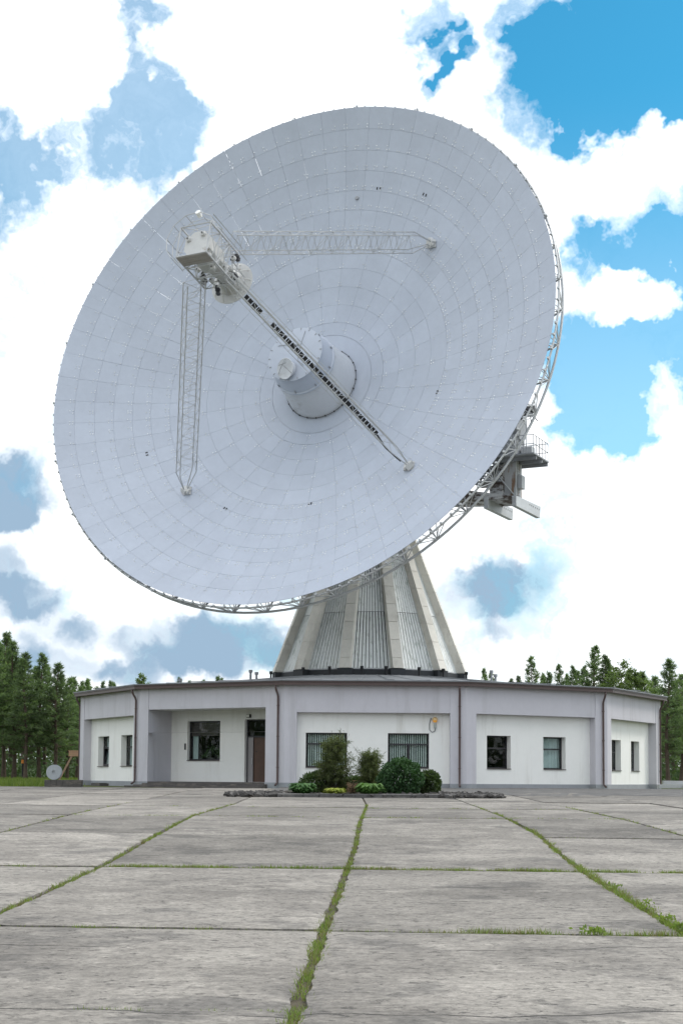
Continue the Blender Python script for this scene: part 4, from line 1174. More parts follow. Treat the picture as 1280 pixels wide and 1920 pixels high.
    for u0, u1, w0, w1, z0, z1, mm, nm_ in ((10.2, 10.9, -.2, .5, 20.04, 20.75, M_galv, 'equipment_cabinet'), (8.45, 8.95, -1.45, -1.0, 20.04, 20.9, M_white, 'equipment_cabinet'), (10.02, 10.3, -.3, .3, 18.2, 19.0, M_white, 'junction_box')):
        gs = MB(); ebox(gs, *sorted((u0 * s_, u1 * s_)), w0, w1, z0, z1); gs.build(nm_, mm, pf, bevel=.02)
    gs = MB()
    for k_ in range(14): gs.tube(P(10.03, -.35, 17.8 + k_ * .16), P(10.03, .05, 17.8 + k_ * .16), .014, 4)
    for w_ in (-.35, .05): gs.tube(P(10.05, w_, 17.6), P(10.05, w_, 20.0), .02, 4)
    gs.build('ladder', M_greysteel, pf)
    gs = MB(); gs.tube(P(10.0, -.5, 17.6), P(8.3, -1.4, 19.9), .05, 5); gs.tube(P(8.3, -1.4, 17.9), P(9.3, -.6, 19.8), .05, 5); gs.tube(P(7.2, -1.4, 18.0), P(8.3, -1.5, 19.9), .05, 5); gs.build('brace', M_white, pf)
    mb = MB(); ebox(mb, *(sorted((7.4 * s_, 9.2 * s_))), -1.4, 0.5, 18.55, 18.62); p2 = mb.build('lower_platform', M_greysteel, tel)
    rl = MB()
    for i in range(7): rl.tube(P(7.4 + .3 * i, -1.4, 18.6), P(7.4 + .3 * i, -1.4, 19.6), 0.02, 4)
    for h in (.5, 1.0): rl.tube(P(7.4, -1.4, 18.6 + h), P(9.2, -1.4, 18.6 + h), 0.02, 4)
    rl.build('railing', M_greysteel, p2)
    mb = MB(); c = P(10.9, -0.6, 22.9); mb.tube(c - Un * .3, c + Un * .3, 0.24, 10); mb.tube(c, c + Un * .5 * s_ - Zn * .75, 0.03, 5); mb.tube(c, c + Un * .1 * s_ - Zn * .85, 0.03, 5); mb.tube(c, P(10.0, 0, 22.4), 0.06, 5); mb.build('winch', M_dark, tel)

# ------------------------------------------------------------------ trees
M_bark = mat('pine_bark', (0.10, 0.078, 0.062), 0.95, 0, 0.35, 3.0, 0.6, 14, 0.1, 'Object')
M_birch = mat('birch_bark', (0.34, 0.33, 0.30), 0.9, 0, 0.4, 3.0, 0.3, 14, 0.1, 'Object')
M_needle = leafmat('pine_needles', (0.074, 0.116, 0.062), (0.165, 0.225, 0.115), 0.55, 0.46)
M_birchleaf = leafmat('birch_leaves', (0.10, 0.15, 0.05), (0.19, 0.26, 0.09), 0.6, 0.42)


def blade(mb, p, d, ln, wd_, side):
    s = len(mb.v)
    mb.v += [tuple(p - side * wd_), tuple(p + side * wd_), tuple(p + d * ln)]
    mb.f.append((s, s + 1, s + 2))


def rvec(r):
    while True:
        v = Vector((r.uniform(-1, 1), r.uniform(-1, 1), r.uniform(-1, 1)))
        if 0.05 < v.length < 1: return v.normalized()


def pine_mesh(seed, H, crown0, rad, nbr, nblade=9, slim=1.0):
    r = random.Random(seed)
    tr_, lf = MB(), MB()
    lean = Vector((r.uniform(-.03, .03), r.uniform(-.03, .03), 0))
    def axis(z): return Vector((lean.x * z + 0.10 * math.sin(z * .5 + seed), lean.y * z + 0.10 * math.cos(z * .43 + seed), z))
    zs = np.linspace(0, H * 0.97, 10)
    tr_.path([axis(z) for z in zs], [max(0.02, 0.19 * (1 - z / H) ** 0.8 + 0.015) * (1.35 if z == 0 else 1) for z in zs], 7)
    for b in range(nbr):
        f = (b + r.random()) / nbr
        z = H * (crown0 + (0.985 - crown0) * f ** 0.9)
        prof = min(1.0, (1 - f) ** 0.85 * 1.18) * (0.55 + 0.45 * min(1, f / 0.18))
        L = rad * prof * r.uniform(0.40, 1.25) + 0.22
        a = r.uniform(0, 2 * math.pi)
        up = r.uniform(-0.12, 0.25) + 0.75 * f ** 1.5
        d = Vector((math.cos(a), math.sin(a), up)).normalized()
        p0 = axis(z)
        if L > 0.7: tr_.tube(p0, p0 + d * L * 0.85, 0.035 * L ** .5, 3, 0.008, cap=False)
        if f < 0.10 and r.random() < 0.5: continue
        nt = max(3, int(L / 0.20))
        side0 = d.cross(Vector((0, 0, 1))).normalized()
        for t in range(nt):
            k = 0.28 + 0.76 * (t + r.random()) / nt
            c = p0 + d * (L * k) + side0 * r.uniform(-.34, .34) * L * .42 * (1.2 - k) + Vector((0, 0, r.uniform(-.10, .16)))
            for _ in range(nblade):
                dd = (d * 0.5 + Vector((0, 0, 0.45)) + rvec(r) * 0.95).normalized()
                sd_ = dd.cross(rvec(r)).normalized()
                blade(lf, c + rvec(r) * 0.10, dd, r.uniform(.24, .44), r.uniform(.025, .05), sd_)
    for _ in range(26):
        c = axis(H * r.uniform(.93, 1.0)); dd = (Vector((0, 0, 1)) + rvec(r) * .6).normalized(); blade(lf, c, dd, r.uniform(.2, .45), .03, dd.cross(rvec(r)).normalized())
    for i in range(14):                          # dead lower stubs
        z = H * r.uniform(0.12, crown0 + .1); a = r.uniform(0, 6.28); d = Vector((math.cos(a), math.sin(a), r.uniform(-.1, .2)))
        tr_.tube(axis(z), axis(z) + d * r.uniform(.3, 1.1), 0.014, 3, 0.005, cap=False)
    return tr_.mesh('trunk', M_bark), lf.mesh('crown', M_needle)


def leafy_mesh(seed, H, crown0, rad, n, mleaf, mbark, leaf=0.16):
    r = random.Random(seed); tr_, lf = MB(), MB()
    tr_.path([Vector((0.08 * math.sin(z), 0.08 * math.cos(z * .7), z)) for z in np.linspace(0, H * .95, 9)], [max(.015, .13 * (1 - i / 9)) for i in range(9)], 6)
    for b in range(46):
        f = r.random(); z = H * (crown0 + (1 - crown0) * f); L = rad * math.sin(math.pi * min(1, (0.12 + .88 * f) ** .8)) ** .7 * r.uniform(.5, 1.1) + .15
        a = r.uniform(0, 6.283); d = Vector((math.cos(a), math.sin(a), r.uniform(.2, .9))).normalized(); p0 = Vector((0, 0, z * .96))
        tr_.tube(p0, p0 + d * L * .9, .025, 3, .006, cap=False)
        m = n // 46
        for _ in range(m):
            c = p0 + d * (L * r.uniform(.3, 1.05)) + rvec(r) * r.uniform(0, .42)
            dd = (rvec(r) + Vector((0, 0, -.3))).normalized(); sd_ = dd.cross(rvec(r)).normalized(); l_ = leaf * r.uniform(.7, 1.3)
            lf.quad(c, c + dd * l_ * .5 + sd_ * l_ * .36, c + dd * l_, c + dd * l_ * .5 - sd_ * l_ * .36)
    return tr_.mesh('trunk', mbark), lf.mesh('crown', mleaf)


PINES = [pine_mesh(1, 14, .20, 2.2, 165), pine_mesh(2, 14, .28, 1.9, 140), pine_mesh(3, 14, .22, 2.4, 165), pine_mesh(4, 14, .16, 1.7, 150), pine_mesh(9, 14, .40, 1.6, 105)]
BIRCH = [leafy_mesh(31, 12, .25, 1.9, 5200, M_birchleaf, M_birch), leafy_mesh(32, 12, .3, 2.2, 5200, M_birchleaf, M_birch)]
rt = random.Random(77)


def tree(X, d, top_px_h, proto, label, cat, group, wide=1.0, name='pine_tree'):
    """X, d: place relative to the photographer; top_px_h: tree height in metres"""
    x, y = gxy(X, d); z = gz(x, y) - 0.12
    H0 = 14 if name == 'pine_tree' else 12
    sc = top_px_h / H0
    o = empty(name, (x, y, z), label, cat, group)
    o.rotation_euler.z = rt.uniform(0, 6.28); o.scale = (sc * wide, sc * wide, sc)
    for me, nm in zip(proto, ('trunk', 'crown')):
        c = bpy.data.objects.new(nm, me); COL.objects.link(c); c.parent = o
    return o


ORD = ['first', 'second', 'third', 'fourth', 'fifth', 'sixth', 'seventh', 'eighth', 'ninth', 'tenth', 'eleventh', 'twelfth', 'thirteenth', 'fourteenth']


def px_tree(x, ytop, d):                         # sideways place and height for a tree seen at that bearing
    X = (x - 640) / 2747 * d; H = 0.55 + (1456 + (x - 640) * .007 - ytop) / 2747 * d * 1.004
    return X, H - (0.55 - float(np.interp(d, _D, _H)))


# wood on the left, front row then the rows behind
for i, (x, yt, d, p, w_) in enumerate(((-14, 1196, 104, 0, 1.1), (8, 1184, 108, 2, 1.1), (30, 1201, 106, 0, 1.15), (52, 1233, 103, 3, 1.3), (74, 1223, 107, 1, 1.15), (104, 1241, 104, 2, 1.25), (127, 1268, 108, 3, 1.3), (148, 1284, 112, 0, 1.4))):
    X, H = px_tree(x, yt, d)
    tree(X, d, H, PINES[p], 'green pine, %s from the left in the front row of the left-hand wood' % ORD[i], 'pine tree', 'pines of the left-hand wood', w_)
for i, (x, yt, d, p, w_) in enumerate(((-4, 1205, 122, 1, 1.2), (20, 1214, 126, 3, 1.3), (42, 1222, 121, 2, 1.2), (62, 1248, 125, 0, 1.3), (88, 1246, 124, 4, 1.3), (114, 1262, 122, 0, 1.3), (138, 1268, 128, 2, 1.2), (158, 1272, 131, 1, 1.2))):
    X, H = px_tree(x, yt, d)
    tree(X, d, H, PINES[p], 'dark pine, %s from the left in the second row of the left-hand wood' % ORD[i], 'pine tree', 'pines of the left-hand wood', w_)
for i, (x, yt, d, k, p) in enumerate(((150, 1275, 140, 'p', 3), (167, 1277, 138, 'p', 4), (180, 1281, 139, 'b', 0), (188, 1276, 142, 'p', 3), (207, 1275, 141, 'p', 4), (217, 1277, 143, 'p', 3), (265, 1256, 136, 'b', 0), (279, 1270, 138, 'b', 1), (298, 1277, 140, 'b', 1))):
    X, H = px_tree(x, yt, d)
    if k == 'p': tree(X, d, H, PINES[p], 'thin pine top, %s of the treetops over the left end of the roof' % ORD[i], 'pine tree', 'treetops over the left end of the roof', .8)
    else: tree(X, d, H, BIRCH[p], 'light green leafy top, %s of the treetops over the left end of the roof' % ORD[i], 'tree', 'treetops over the left end of the roof', .8, 'birch_tree')
for i, (x, yt, d, p) in enumerate(((336, 1269, 142, 4), (352, 1275, 144, 3), (381, 1273, 141, 4), (403, 1266, 140, 3), (416, 1270, 143, 4), (908, 1252, 139, 3), (922, 1259, 141, 4))):
    X, H = px_tree(x, yt, d)
    tree(X, d, H, PINES[p], ('tiny pine tip, %s of five above the roof left of the tower' % ORD[i]) if i < 5 else ('small pine tip %s the roof vents right of the tower' % ('just beside' if i == 5 else 'second from the tower, beyond')), 'pine tree', 'pine tips just above the roof', .8)
for i, (x, yt, d, k, p, w_) in enumerate(((976, 1266, 138, 'p', 3, .9), (998, 1229, 134, 'p', 4, .95), (1036, 1258, 137, 'p', 3, 1.0), (1050, 1244, 135, 'p', 4, .9), (1073, 1247, 136, 'p', 1, .8), (1115, 1209, 130, 'p', 4, 1.15), (1133, 1227, 128, 'p', 1, 1.1), (1163, 1226, 126, 'b', 1, 1.15), (1187, 1246, 124, 'b', 0, 1.2), (1206, 1258, 127, 'p', 2, 1.1), (1222, 1262, 122, 'b', 1, .9))):
    X, H = px_tree(x, yt, d)
    if k == 'p': tree(X, d, H, PINES[p], 'pine, %s from the left of the trees behind the right end of the roof' % ORD[i], 'pine tree', 'trees behind the right end of the roof', w_)
    else: tree(X, d, H, BIRCH[p], 'light green leafy tree, %s from left among trees behind the right roof end' % ORD[i], 'tree', 'trees behind the right end of the roof', w_, 'birch_tree')
for i, (x, yt, d, p, w_) in enumerate(((1250, 1233, 104, 0, 1.25), (1276, 1262, 112, 2, 1.3), (1262, 1275, 122, 3, 1.4), (1292, 1245, 108, 1, 1.3))):
    X, H = px_tree(x, yt, d)
    tree(X, d, H, PINES[p], ('tall pine with reddish trunk just right of the building', 'pine at the right edge of the photograph behind the tall one', 'lower pine filling the gap beyond the tall right-hand pine', 'pine cut off by the right edge of the photograph')[i], 'pine tree', 'pines beside the right end of the building', w_)
for i, (x, yt, d, p, w_) in enumerate(((960, 1271, 146, 3, .9), (1012, 1262, 147, 1, .9), (1022, 1266, 144, 3, .9), (1060, 1262, 148, 0, .8), (1088, 1256, 146, 3, 1.0), (1100, 1248, 142, 1, .9), (1147, 1244, 144, 0, 1.0), (1176, 1258, 147, 3, 1.0), (1196, 1264, 143, 1, 1.0), (1230, 1266, 140, 2, 1.2))):
    X, H = px_tree(x, yt, d)
    tree(X, d, H, PINES[p], 'darker pine, %s from the left in the rear row beyond the right roof end' % ORD[i], 'pine tree', 'rear pines beyond the right end of the roof', w_)
# far wood that reads as one mass
fw = MB(); r = random.Random(8)
for (xa, xb, hm) in ((-75, -10, 8.5), (-10, 26, 6.0), (26, 85, 9.5)):
    for _ in range(int((xb - xa) * 330)):
        X = r.uniform(xa, xb); d = r.uniform(152, 170); x, y = gxy(X, d)
        z = gz(x, y) + r.random() ** 1.25 * hm * (0.82 + .18 * math.sin(X * 1.7) * math.sin(X * .63 + 1))
        c = Vector((x, y, z)); dd = (rvec(r) + Vector((0, 0, .5))).normalized()
        blade(fw, c, dd, r.uniform(.5, 1.0), r.uniform(.08, .2), dd.cross(rvec(r)).normalized())
for _ in range(54000):                          # the wood goes on round the plaza, behind the photographer
    a = r.uniform(R_(70), R_(290)); q_ = r.uniform(62, 80)
    x, y = q_ * math.sin(a) * 1.15 + CAM.x, CAM.y + 20 + q_ * math.cos(a) * 1.1
    c = Vector((x, y, -1.1 + r.random() ** 1.1 * 11.5 * (0.85 + .15 * math.sin(a * 40)))); dd = (rvec(r) + Vector((0, 0, .5))).normalized()
    blade(fw, c, dd, r.uniform(.7, 1.4), r.uniform(.15, .35), dd.cross(rvec(r)).normalized())
fwood = fw.build('far_wood', M_needle); tag(fwood, 'dark distant wood closing the view behind the building', 'wood', kind='stuff')
# undergrowth at the foot of the left-hand and right-hand pines
uw = MB()
for _ in range(20000):
    sgn = r.random() < .62
    X = r.uniform(-36, -15.5) if sgn else r.uniform(21, 36); d = r.uniform(114, 130); x, y = gxy(X, d)
    z = gz(x, y) + abs(r.gauss(0, .75)) * (1 + .6 * math.sin(X * 1.9))
    dd = (rvec(r) + Vector((0, 0, .7))).normalized(); blade(uw, Vector((x, y, z)), dd, r.uniform(.25, .5), r.uniform(.05, .1), dd.cross(rvec(r)).normalized())
und = uw.build('undergrowth', M_leaf_dark); tag(und, 'low dark undergrowth between the pine trunks', 'undergrowth', kind='stuff')

# ------------------------------------------------------------------ grass
M_grass = leafmat('grass_blades', (0.095, 0.150, 0.032), (0.200, 0.245, 0.065), 1.2, 0.4)
M_drygrass = leafmat('dry_grass', (0.24, 0.20, 0.11), (0.15, 0.17, 0.06), 2.0, 0.3)
gr, dg = MB(), MB()
r = random.Random(15)


def nz1(t, s): return 0.5 + 0.5 * math.sin(t * 1.31 + s) * math.sin(t * 0.53 + s * 2.1) + 0.25 * math.sin(t * 3.7 + s * 3)


def tuft(mb, X, d, h, n, spread):
    for _ in range(n):
        x, y = gxy(X + r.gauss(0, spread), d + r.gauss(0, spread)); p = Vector((x, y, gz(x, y) - 0.035))
        dd = Vector((r.gauss(0, .6), r.gauss(0, .6), 1)).normalized(); l_ = h * r.uniform(.3, 1.15) * .62 + .03
        a = r.uniform(0, 3.14); blade(mb, p, dd, l_, r.uniform(.002, .0045) * (1 + d / 22), Vector((math.cos(a), math.sin(a), 0)))


def joint_grass(fn, d0, d1, dens, h, seed, thr=0.25, step=0.02):
    d = d0
    while d < d1:
        k = nz1(d * 1.9, seed) * .75 + r.uniform(-.1, .35) - thr - .12
        if k > 0:
            X = fn(d) + r.gauss(0, .03); k = min(1, k * 1.6)
            tuft(gr if r.random() < .62 else dg, X, d, h * (.35 + .65 * k), max(1, int(dens * k)), .023)
        d += step * (1 + d / 40)


joint_grass(lambda d: colx(7, d), 8.2, 15.5, 7, .09, 0.4, -0.1)
joint_grass(lambda d: colx(7, d), 15.5, 30, 6, .075, 1.4, 0.05)
joint_grass(lambda d: colx(7, d), 30, 46, 7, .10, 3.4, 0.15, .03)
joint_grass(lambda d: colx(8, d), 12.0, 22.5, 9, .12, 2.2, -0.35)
joint_grass(lambda d: colx(8, d), 22.5, 31, 8, .11, 0.7, -0.1, .03)
joint_grass(lambda d: colx(8, d), 31, 46, 7, .10, 5.7, 0.25, .03)
joint_grass(lambda d: colx(6, d), 14.0, 24, 7, .085, 4.2, 0.0)
joint_grass(lambda d: colx(6, d), 24, 45, 7, .11, 2.9, 0.05, .03)
joint_grass(lambda d: colx(9, d), 24, 46, 6, .10, 1.1, 0.2, .03)
joint_grass(lambda d: colx(5, d), 24, 46, 6, .11, 0.2, 0.3, .03)


def row_grass(ri, X0, X1, dens, h, seed, thr, step=.02):
    X = X0
    while X < X1:
        k = nz1(X * 2.9, seed) * .75 + r.uniform(-.15, .35) - thr - .08
        if k > 0:
            k = min(1, k * 1.5); tuft(gr if r.random() < .7 else dg, X, rowd(ri, X) + r.gauss(0, .02), h * (.4 + .6 * k), max(1, int(dens * k)), .022)
        X += step


row_grass(3, -3.6, 1.1, 6, .06, 1.3, .22); row_grass(3, 1.1, 3.6, 8, .125, 2.0, -0.2, .014)
row_grass(4, -3.4, 5.2, 12, .10, 0.3, -.2, .015); row_grass(4, -6, -3.4, 6, .07, 0.9, .2)
row_grass(5, -6.6, 6.6, 4, .05, 3.3, .5, .03); row_grass(6, -6.6, 7, 6, .09, 2.3, .15, .03); row_grass(7, -6, 8, 5, .08, 1.3, .3, .03)
# grass in the short crack near the camera
X = -1.75
while X < -0.35:
    if nz1(X * 4, .6) > .45: tuft(gr, X, 9.95 + .03 * math.sin(X * 7), .05, 4, .02)
    X += .015
# leafy weeds
for X, d, h, n in ((colx(8, 16.6), 16.6, .16, 50), (2.45, rowd(3, 2.45), .07, 80), (colx(8, 14.6), 14.6, .10, 90), (colx(8, 18.9), 18.9, .10, 30), (colx(8, 15.4), 15.4, .10, 40)):
    for _ in range(n):
        x, y = gxy(X + r.gauss(0, .06), d + r.gauss(0, .06)); p = Vector((x, y, gz(x, y) + r.random() * h * .6))
        dd = (rvec(r) + Vector((0, 0, .5))).normalized(); sd_ = dd.cross(rvec(r)).normalized(); l_ = r.uniform(.03, .06)
        gr.quad(p, p + dd * l_ * .5 + sd_ * l_ * .28, p + dd * l_, p + dd * l_ * .5 - sd_ * l_ * .28)
grass = gr.build('grass', M_grass); tag(grass, 'green grass and weeds growing in the slab joints', 'grass', kind='stuff')
dry = dg.build('dry_grass', M_drygrass); tag(dry, 'dry straw-coloured grass in the slab joints', 'grass', kind='stuff')
fgm = MB()
for _ in range(30000):
    X = r.uniform(-34, -14.2) if r.random() < .7 else r.uniform(20, 34); d = r.uniform(78, 114)
    x, y = gxy(X, d)
    if x * x + y * y < 19.6 ** 2: continue
    p = Vector((x, y, gz(x, y) - .08)); dd = Vector((r.gauss(0, .3), r.gauss(0, .3), 1)).normalized(); a = r.uniform(0, 3.14)
    blade(fgm, p, dd, r.uniform(.18, .45), r.uniform(.02, .045), Vector((math.cos(a), math.sin(a), 0)))
meadow = fgm.build('meadow_grass', M_grass); tag(meadow, 'tall meadow grass at the foot of the wood beyond the slabs', 'grass', kind='stuff')

# ------------------------------------------------------------------ shrub bed in front of the building
M_juniper = leafmat('juniper', (0.060, 0.085, 0.032), (0.145, 0.170, 0.065), 2.0, 0.35)
M_round = leafmat('round_bush_leaves', (0.028, 0.070, 0.026), (0.060, 0.125, 0.048), 2.0, 0.2)
M_low = leafmat('low_bush_leaves', (0.038, 0.070, 0.024), (0.085, 0.125, 0.042), 2.0, 0.28)
M_hosta = leafmat('hosta_leaves', (0.055, 0.13, 0.028), (0.11, 0.21, 0.045), 2.0, 0.3)
M_hostad = leafmat('dark_hosta_leaves', (0.028, 0.085, 0.022), (0.06, 0.13, 0.035), 2.0, 0.25)
M_yellow = leafmat('yellow_leaves', (0.17, 0.22, 0.03), (0.30, 0.32, 0.05), 2.0, 0.3)
bedm = MB(); BX = np.linspace(-4.2, 5.9, 60); BD = np.linspace(53.6, 60.5, 24)
for X in BX:
    for d in BD:
        fx = min(1, (X + 4.2) / 1.2, (5.9 - X) / 1.2); fd = min(1, (d - 53.6) / .4, (60.5 - d) / 2)
        x, y = gxy(X, d); bedm.v.append((x, y, gz(x, y) - .03 + max(0, min(fx, fd)) * (.11 + .05 * math.sin(X * 5 + d * 3)) + r.uniform(-.015, .015)))
for i in range(59):
    for j in range(23):
        a = i * 24 + j; bedm.f.append((a, a + 24, a + 25, a + 1))
bed = bedm.build('planting_bed', mat('bed_soil', (0.055, 0.05, 0.044), .95, 0, .5, 5, .9, 30, .1, 'Position')); tag(bed, kind='structure')
# kerb of broken asphalt in front of it
kerb = empty('bed_kerb', (*gxy(0.9, 53.6), 0), 'low broken dark asphalt kerb along the front of the shrub bed', 'kerb')
X = -2.3
while X < 4.6:
    L = r.uniform(.55, 1.1); mb = MB()
    q = [(X, 53.35 + r.uniform(-.05, .05)), (X + L - .03, 53.35 + r.uniform(-.05, .05)), (X + L - .03, 53.75), (X, 53.75)]
    pts = []
    for zz in (-.15, .13):
        for a, b_ in q:
            x, y = gxy(a + r.uniform(-.02, .02), b_); pts.append((x, y, gz(x, y) + zz + r.uniform(-.02, .02)))
    mb.quadbox(pts); mb.build('kerb_piece', M_asph, kerb, bevel=.02); X += L
rk = MB()
M_rubble = mat('asphalt_rubble', (0.085, 0.081, 0.078), .95, 0, .4, 6, .6, 20, .15, 'Position', rnd=.35)
for _ in range(800):
    if r.random() < .36: X = r.uniform(-4.2, -2.1)
    elif r.random() < .7: X = r.uniform(3.6, 6.0)
    else: X = r.uniform(-4, 6)
    d = r.uniform(53.3, 55.5) if r.random() < .75 else r.uniform(55, 58)
    x, y = gxy(X, d); s_ = r.uniform(.04, .17); c = Vector((x, y, gz(x, y) + .05 + s_ * .2))
    m3 = Euler((r.uniform(-.5, .5), r.uniform(-.5, .5), r.uniform(0, 3))).to_matrix()
    rk.box(c, (s_ * r.uniform(.8, 2.0), s_ * r.uniform(.7, 1.3), s_ * r.uniform(.35, .8)), (m3.col[0], m3.col[1], m3.col[2]))
rub = rk.build('asphalt_rubble', M_rubble); tag(rub, 'loose dark asphalt rubble at both ends of the shrub bed', 'rubble', kind='stuff')


def shrub(name, label, cat, X, d, H, rad, style, mleaf, seed, n=2600, group=None):
    rs = random.Random(seed); x, y = gxy(X, d); z = gz(x, y) + .06
    o = empty(name, (x, y, z), label, cat, group); lf, st = MB(), MB(); O = Vector((x, y, z))
    if style == 'wispy':
        for b in range(210):
            f = rs.random(); a = rs.uniform(0, 6.283); hh = H * (0.12 + .80 * f); rr_ = rad * (1.05 - .55 * abs(f - .42) * 1.6) * rs.uniform(.25, 1.0)
            p0 = O + Vector((0, 0, hh * .8)); tip = O + Vector((math.cos(a) * rr_, math.sin(a) * rr_, hh + rs.uniform(-.1, .22)))
            st.tube(p0, tip, .008, 3, .003, cap=False)
            for k in range(n // 210):
                c = p0.lerp(tip, rs.uniform(.4, 1.05)) + rvec(rs) * .06; dd = (Vector((math.cos(a), math.sin(a), -.55)) * .6 + rvec(rs) * .8).normalized()
                blade(lf, c, dd, rs.uniform(.10, .22), rs.uniform(.008, .016), dd.cross(rvec(rs)).normalized())
        for b in range(16):
            a = rs.uniform(0, 6.283); tip = O + Vector((math.cos(a) * rad * rs.uniform(.2, 1.1), math.sin(a) * rad * rs.uniform(.2, 1.1), H * rs.uniform(.85, 1.08)))
            p0 = O + Vector((0, 0, H * .55)); st.tube(p0, tip, .008, 3, .003, cap=False)
            for k in range(14):
                c = p0.lerp(tip, rs.uniform(.5, 1.0)); dd = rvec(rs); blade(lf, c, dd, rs.uniform(.08, .18), .008, dd.cross(rvec(rs)).normalized())
    elif style == 'round':
        for b in range(60):
            dv = rvec(rs); dv.z = abs(dv.z); st.tube(O + Vector((0, 0, .1)), O + Vector((dv.x * rad * .85, dv.y * rad * .85, .1 + dv.z * H * .85)), .012, 3, .004, cap=False)
        for k in range(n):
            dv = rvec(rs)
            if dv.z < -.75: continue
            lump = 1 + .09 * math.sin(dv.x * 7 + seed) * math.sin(dv.z * 8 + seed) + .05 * math.sin(dv.y * 13)
            q = rs.uniform(.55, 1.02) ** .6 * lump
            c = O + Vector((dv.x * rad * q, dv.y * rad * q, max(.03, H * .44 + dv.z * H * .56 * q)))
            dd = (dv + rvec(rs) * .9 + Vector((0, 0, -.35))).normalized(); sd_ = dd.cross(rvec(rs)).normalized(); l_ = rs.uniform(.07, .13)
            lf.quad(c, c + dd * l_ * .5 + sd_ * l_ * .32, c + dd * l_, c + dd * l_ * .5 - sd_ * l_ * .32)
    else:                                        # broad arching leaves
        for k in range(n):
            a = rs.uniform(0, 6.283); q = rs.random() ** .6; base = O + Vector((math.cos(a) * rad * q * .6, math.sin(a) * rad * q * .6, rs.uniform(0, H * .4)))
            dv = Vector((math.cos(a), math.sin(a), 0)); l_ = rs.uniform(.16, .30) * (rad / .5) ** .5; sd_ = Vector((-dv.y, dv.x, 0)); up = H * rs.uniform(.3, .7)
            m_ = base + dv * l_ * .5 + Vector((0, 0, up)); t_ = base + dv * l_ * 1.1 + Vector((0, 0, up * .6)); w_ = l_ * .26
            lf.quad(base, m_ + sd_ * w_, t_, m_ - sd_ * w_)
            if k % 6 == 0: st.tube(O, base, .006, 3, cap=False)
    lf.build('foliage', mleaf, o)
    if st.v: st.build('stems', M_bark, o)
    return o


shrub('juniper_shrub', 'taller wispy feathery shrub in front of the left barred window', 'shrub', -0.24, 56.6, 2.30, .82, 'wispy', M_juniper, 3, 9500)
shrub('juniper_shrub', 'shorter wispy feathery shrub between the two middle windows', 'shrub', 1.12, 56.6, 1.75, .66, 'wispy', M_juniper, 8, 7500)
shrub('round_bush', 'big rounded dark green bush under the right barred window', 'bush', 2.27, 55.6, 1.36, .82, 'round', M_round, 5, 9500)
shrub('low_bush', 'small ragged bush at the right end of the planted row', 'bush', 3.32, 56.2, .90, .48, 'round', M_low, 6, 3600)
shrub('low_bush', 'wide low bush behind the dark hosta at the left', 'bush', -.95, 56.9, .82, .62, 'round', M_low, 7, 3600)
shrub('low_bush', 'low bush at the foot between the two wispy shrubs', 'bush', .45, 57.4, .66, .55, 'round', M_low, 9, 2600)
shrub('low_bush', 'low dark bush at the foot of the shorter wispy shrub', 'bush', 1.30, 57.2, .55, .45, 'round', M_juniper, 12, 800)
shrub('hosta_plant', 'dark green leafy hosta at the left end of the bed', 'plant', -1.42, 54.7, .42, .56, 'hosta', M_hostad, 10, 420)
shrub('hosta_plant', 'yellow green low plant at the front edge of the bed', 'plant', -.22, 54.3, .26, .40, 'hosta', M_yellow, 11, 380)
shrub('hosta_plant', 'bright green hosta left of the big rounded bush', 'plant', 1.08, 54.5, .44, .58, 'hosta', M_hosta, 13, 420)
shrub('dry_flower_plant', 'thin reddish dry plant between the yellow plant and the bright hosta', 'plant', .45, 54.8, .38, .25, 'wispy', mat('dry_plant', (.20, .13, .07), .8), 14, 260)

# ------------------------------------------------------------------ things at the left and right ends
M_wood = mat('raw_wood', (0.42, 0.26, 0.16), .8, 0, .2, 4)
M_wood2 = mat('weathered_wood', (0.24, 0.16, 0.10), .8, 0, .25, 4)
lw = empty('low_wall', (*gxy(-14.55, 77.0), 0), 'low dark stone wall left of the building', 'wall')
for i in range(6):
    mb = MB(); X0 = -15.45 + .32 * i; x0, y0 = gxy(X0, 76.7); x1, y1 = gxy(X0 + .315, 77.3)
    mb.quadbox([(a, b_, c) for c in (-.1, .30 + r.uniform(-.01, .01)) for a, b_ in ((x0, y0), (x1, y0), (x1, y1), (x0, y1))]); mb.build('stone_block', M_step, lw, bevel=.015)
cr = empty('cable_reel', (*gxy(-15.0, 77.0), .31), 'grey round cable reel standing on the low wall', 'cable reel')
cx, cy = gxy(-15.0, 77.0); rc = .39; cz = .31 + rc
M_reel = mat('reel_grey', (.36, .38, .41), .6, 0, .08, 2)
for yo in (-.16, .16):
    mb = MB(); mb.lathe([(0.09, -.025), (rc, -.025), (rc, .025), (.09, .025)], 32, Matrix.Translation((cx, cy + yo, cz)) @ Euler((R_(90), 0, 0)).to_matrix().to_4x4()); mb.build('flange', M_reel, cr)
mb = MB(); mb.lathe([(.22, -.14), (.22, .14)], 20, Matrix.Translation((cx, cy, cz)) @ Euler((R_(90), 0, 0)).to_matrix().to_4x4(), True, True); mb.build('drum', M_reel, cr)
mb = MB(); mb.lathe([(.085, -.19), (.085, .10)], 16, Matrix.Translation((cx, cy, cz)) @ Euler((R_(90), 0, 0)).to_matrix().to_4x4(), True, True); mb.build('axle_hole', M_black, cr)
pk = empty('wooden_plank', (*gxy(-16.98, 88.2), .07), 'brown plank leaning up from the cable reel to the crate', 'plank')
a, b_ = Vector((*gxy(-16.98, 88.2), .07)), Vector((*gxy(-16.28, 88.9), 1.70)); d_ = (b_ - a).normalized(); sx = d_.cross(Vector((0, 1, 0))).normalized()
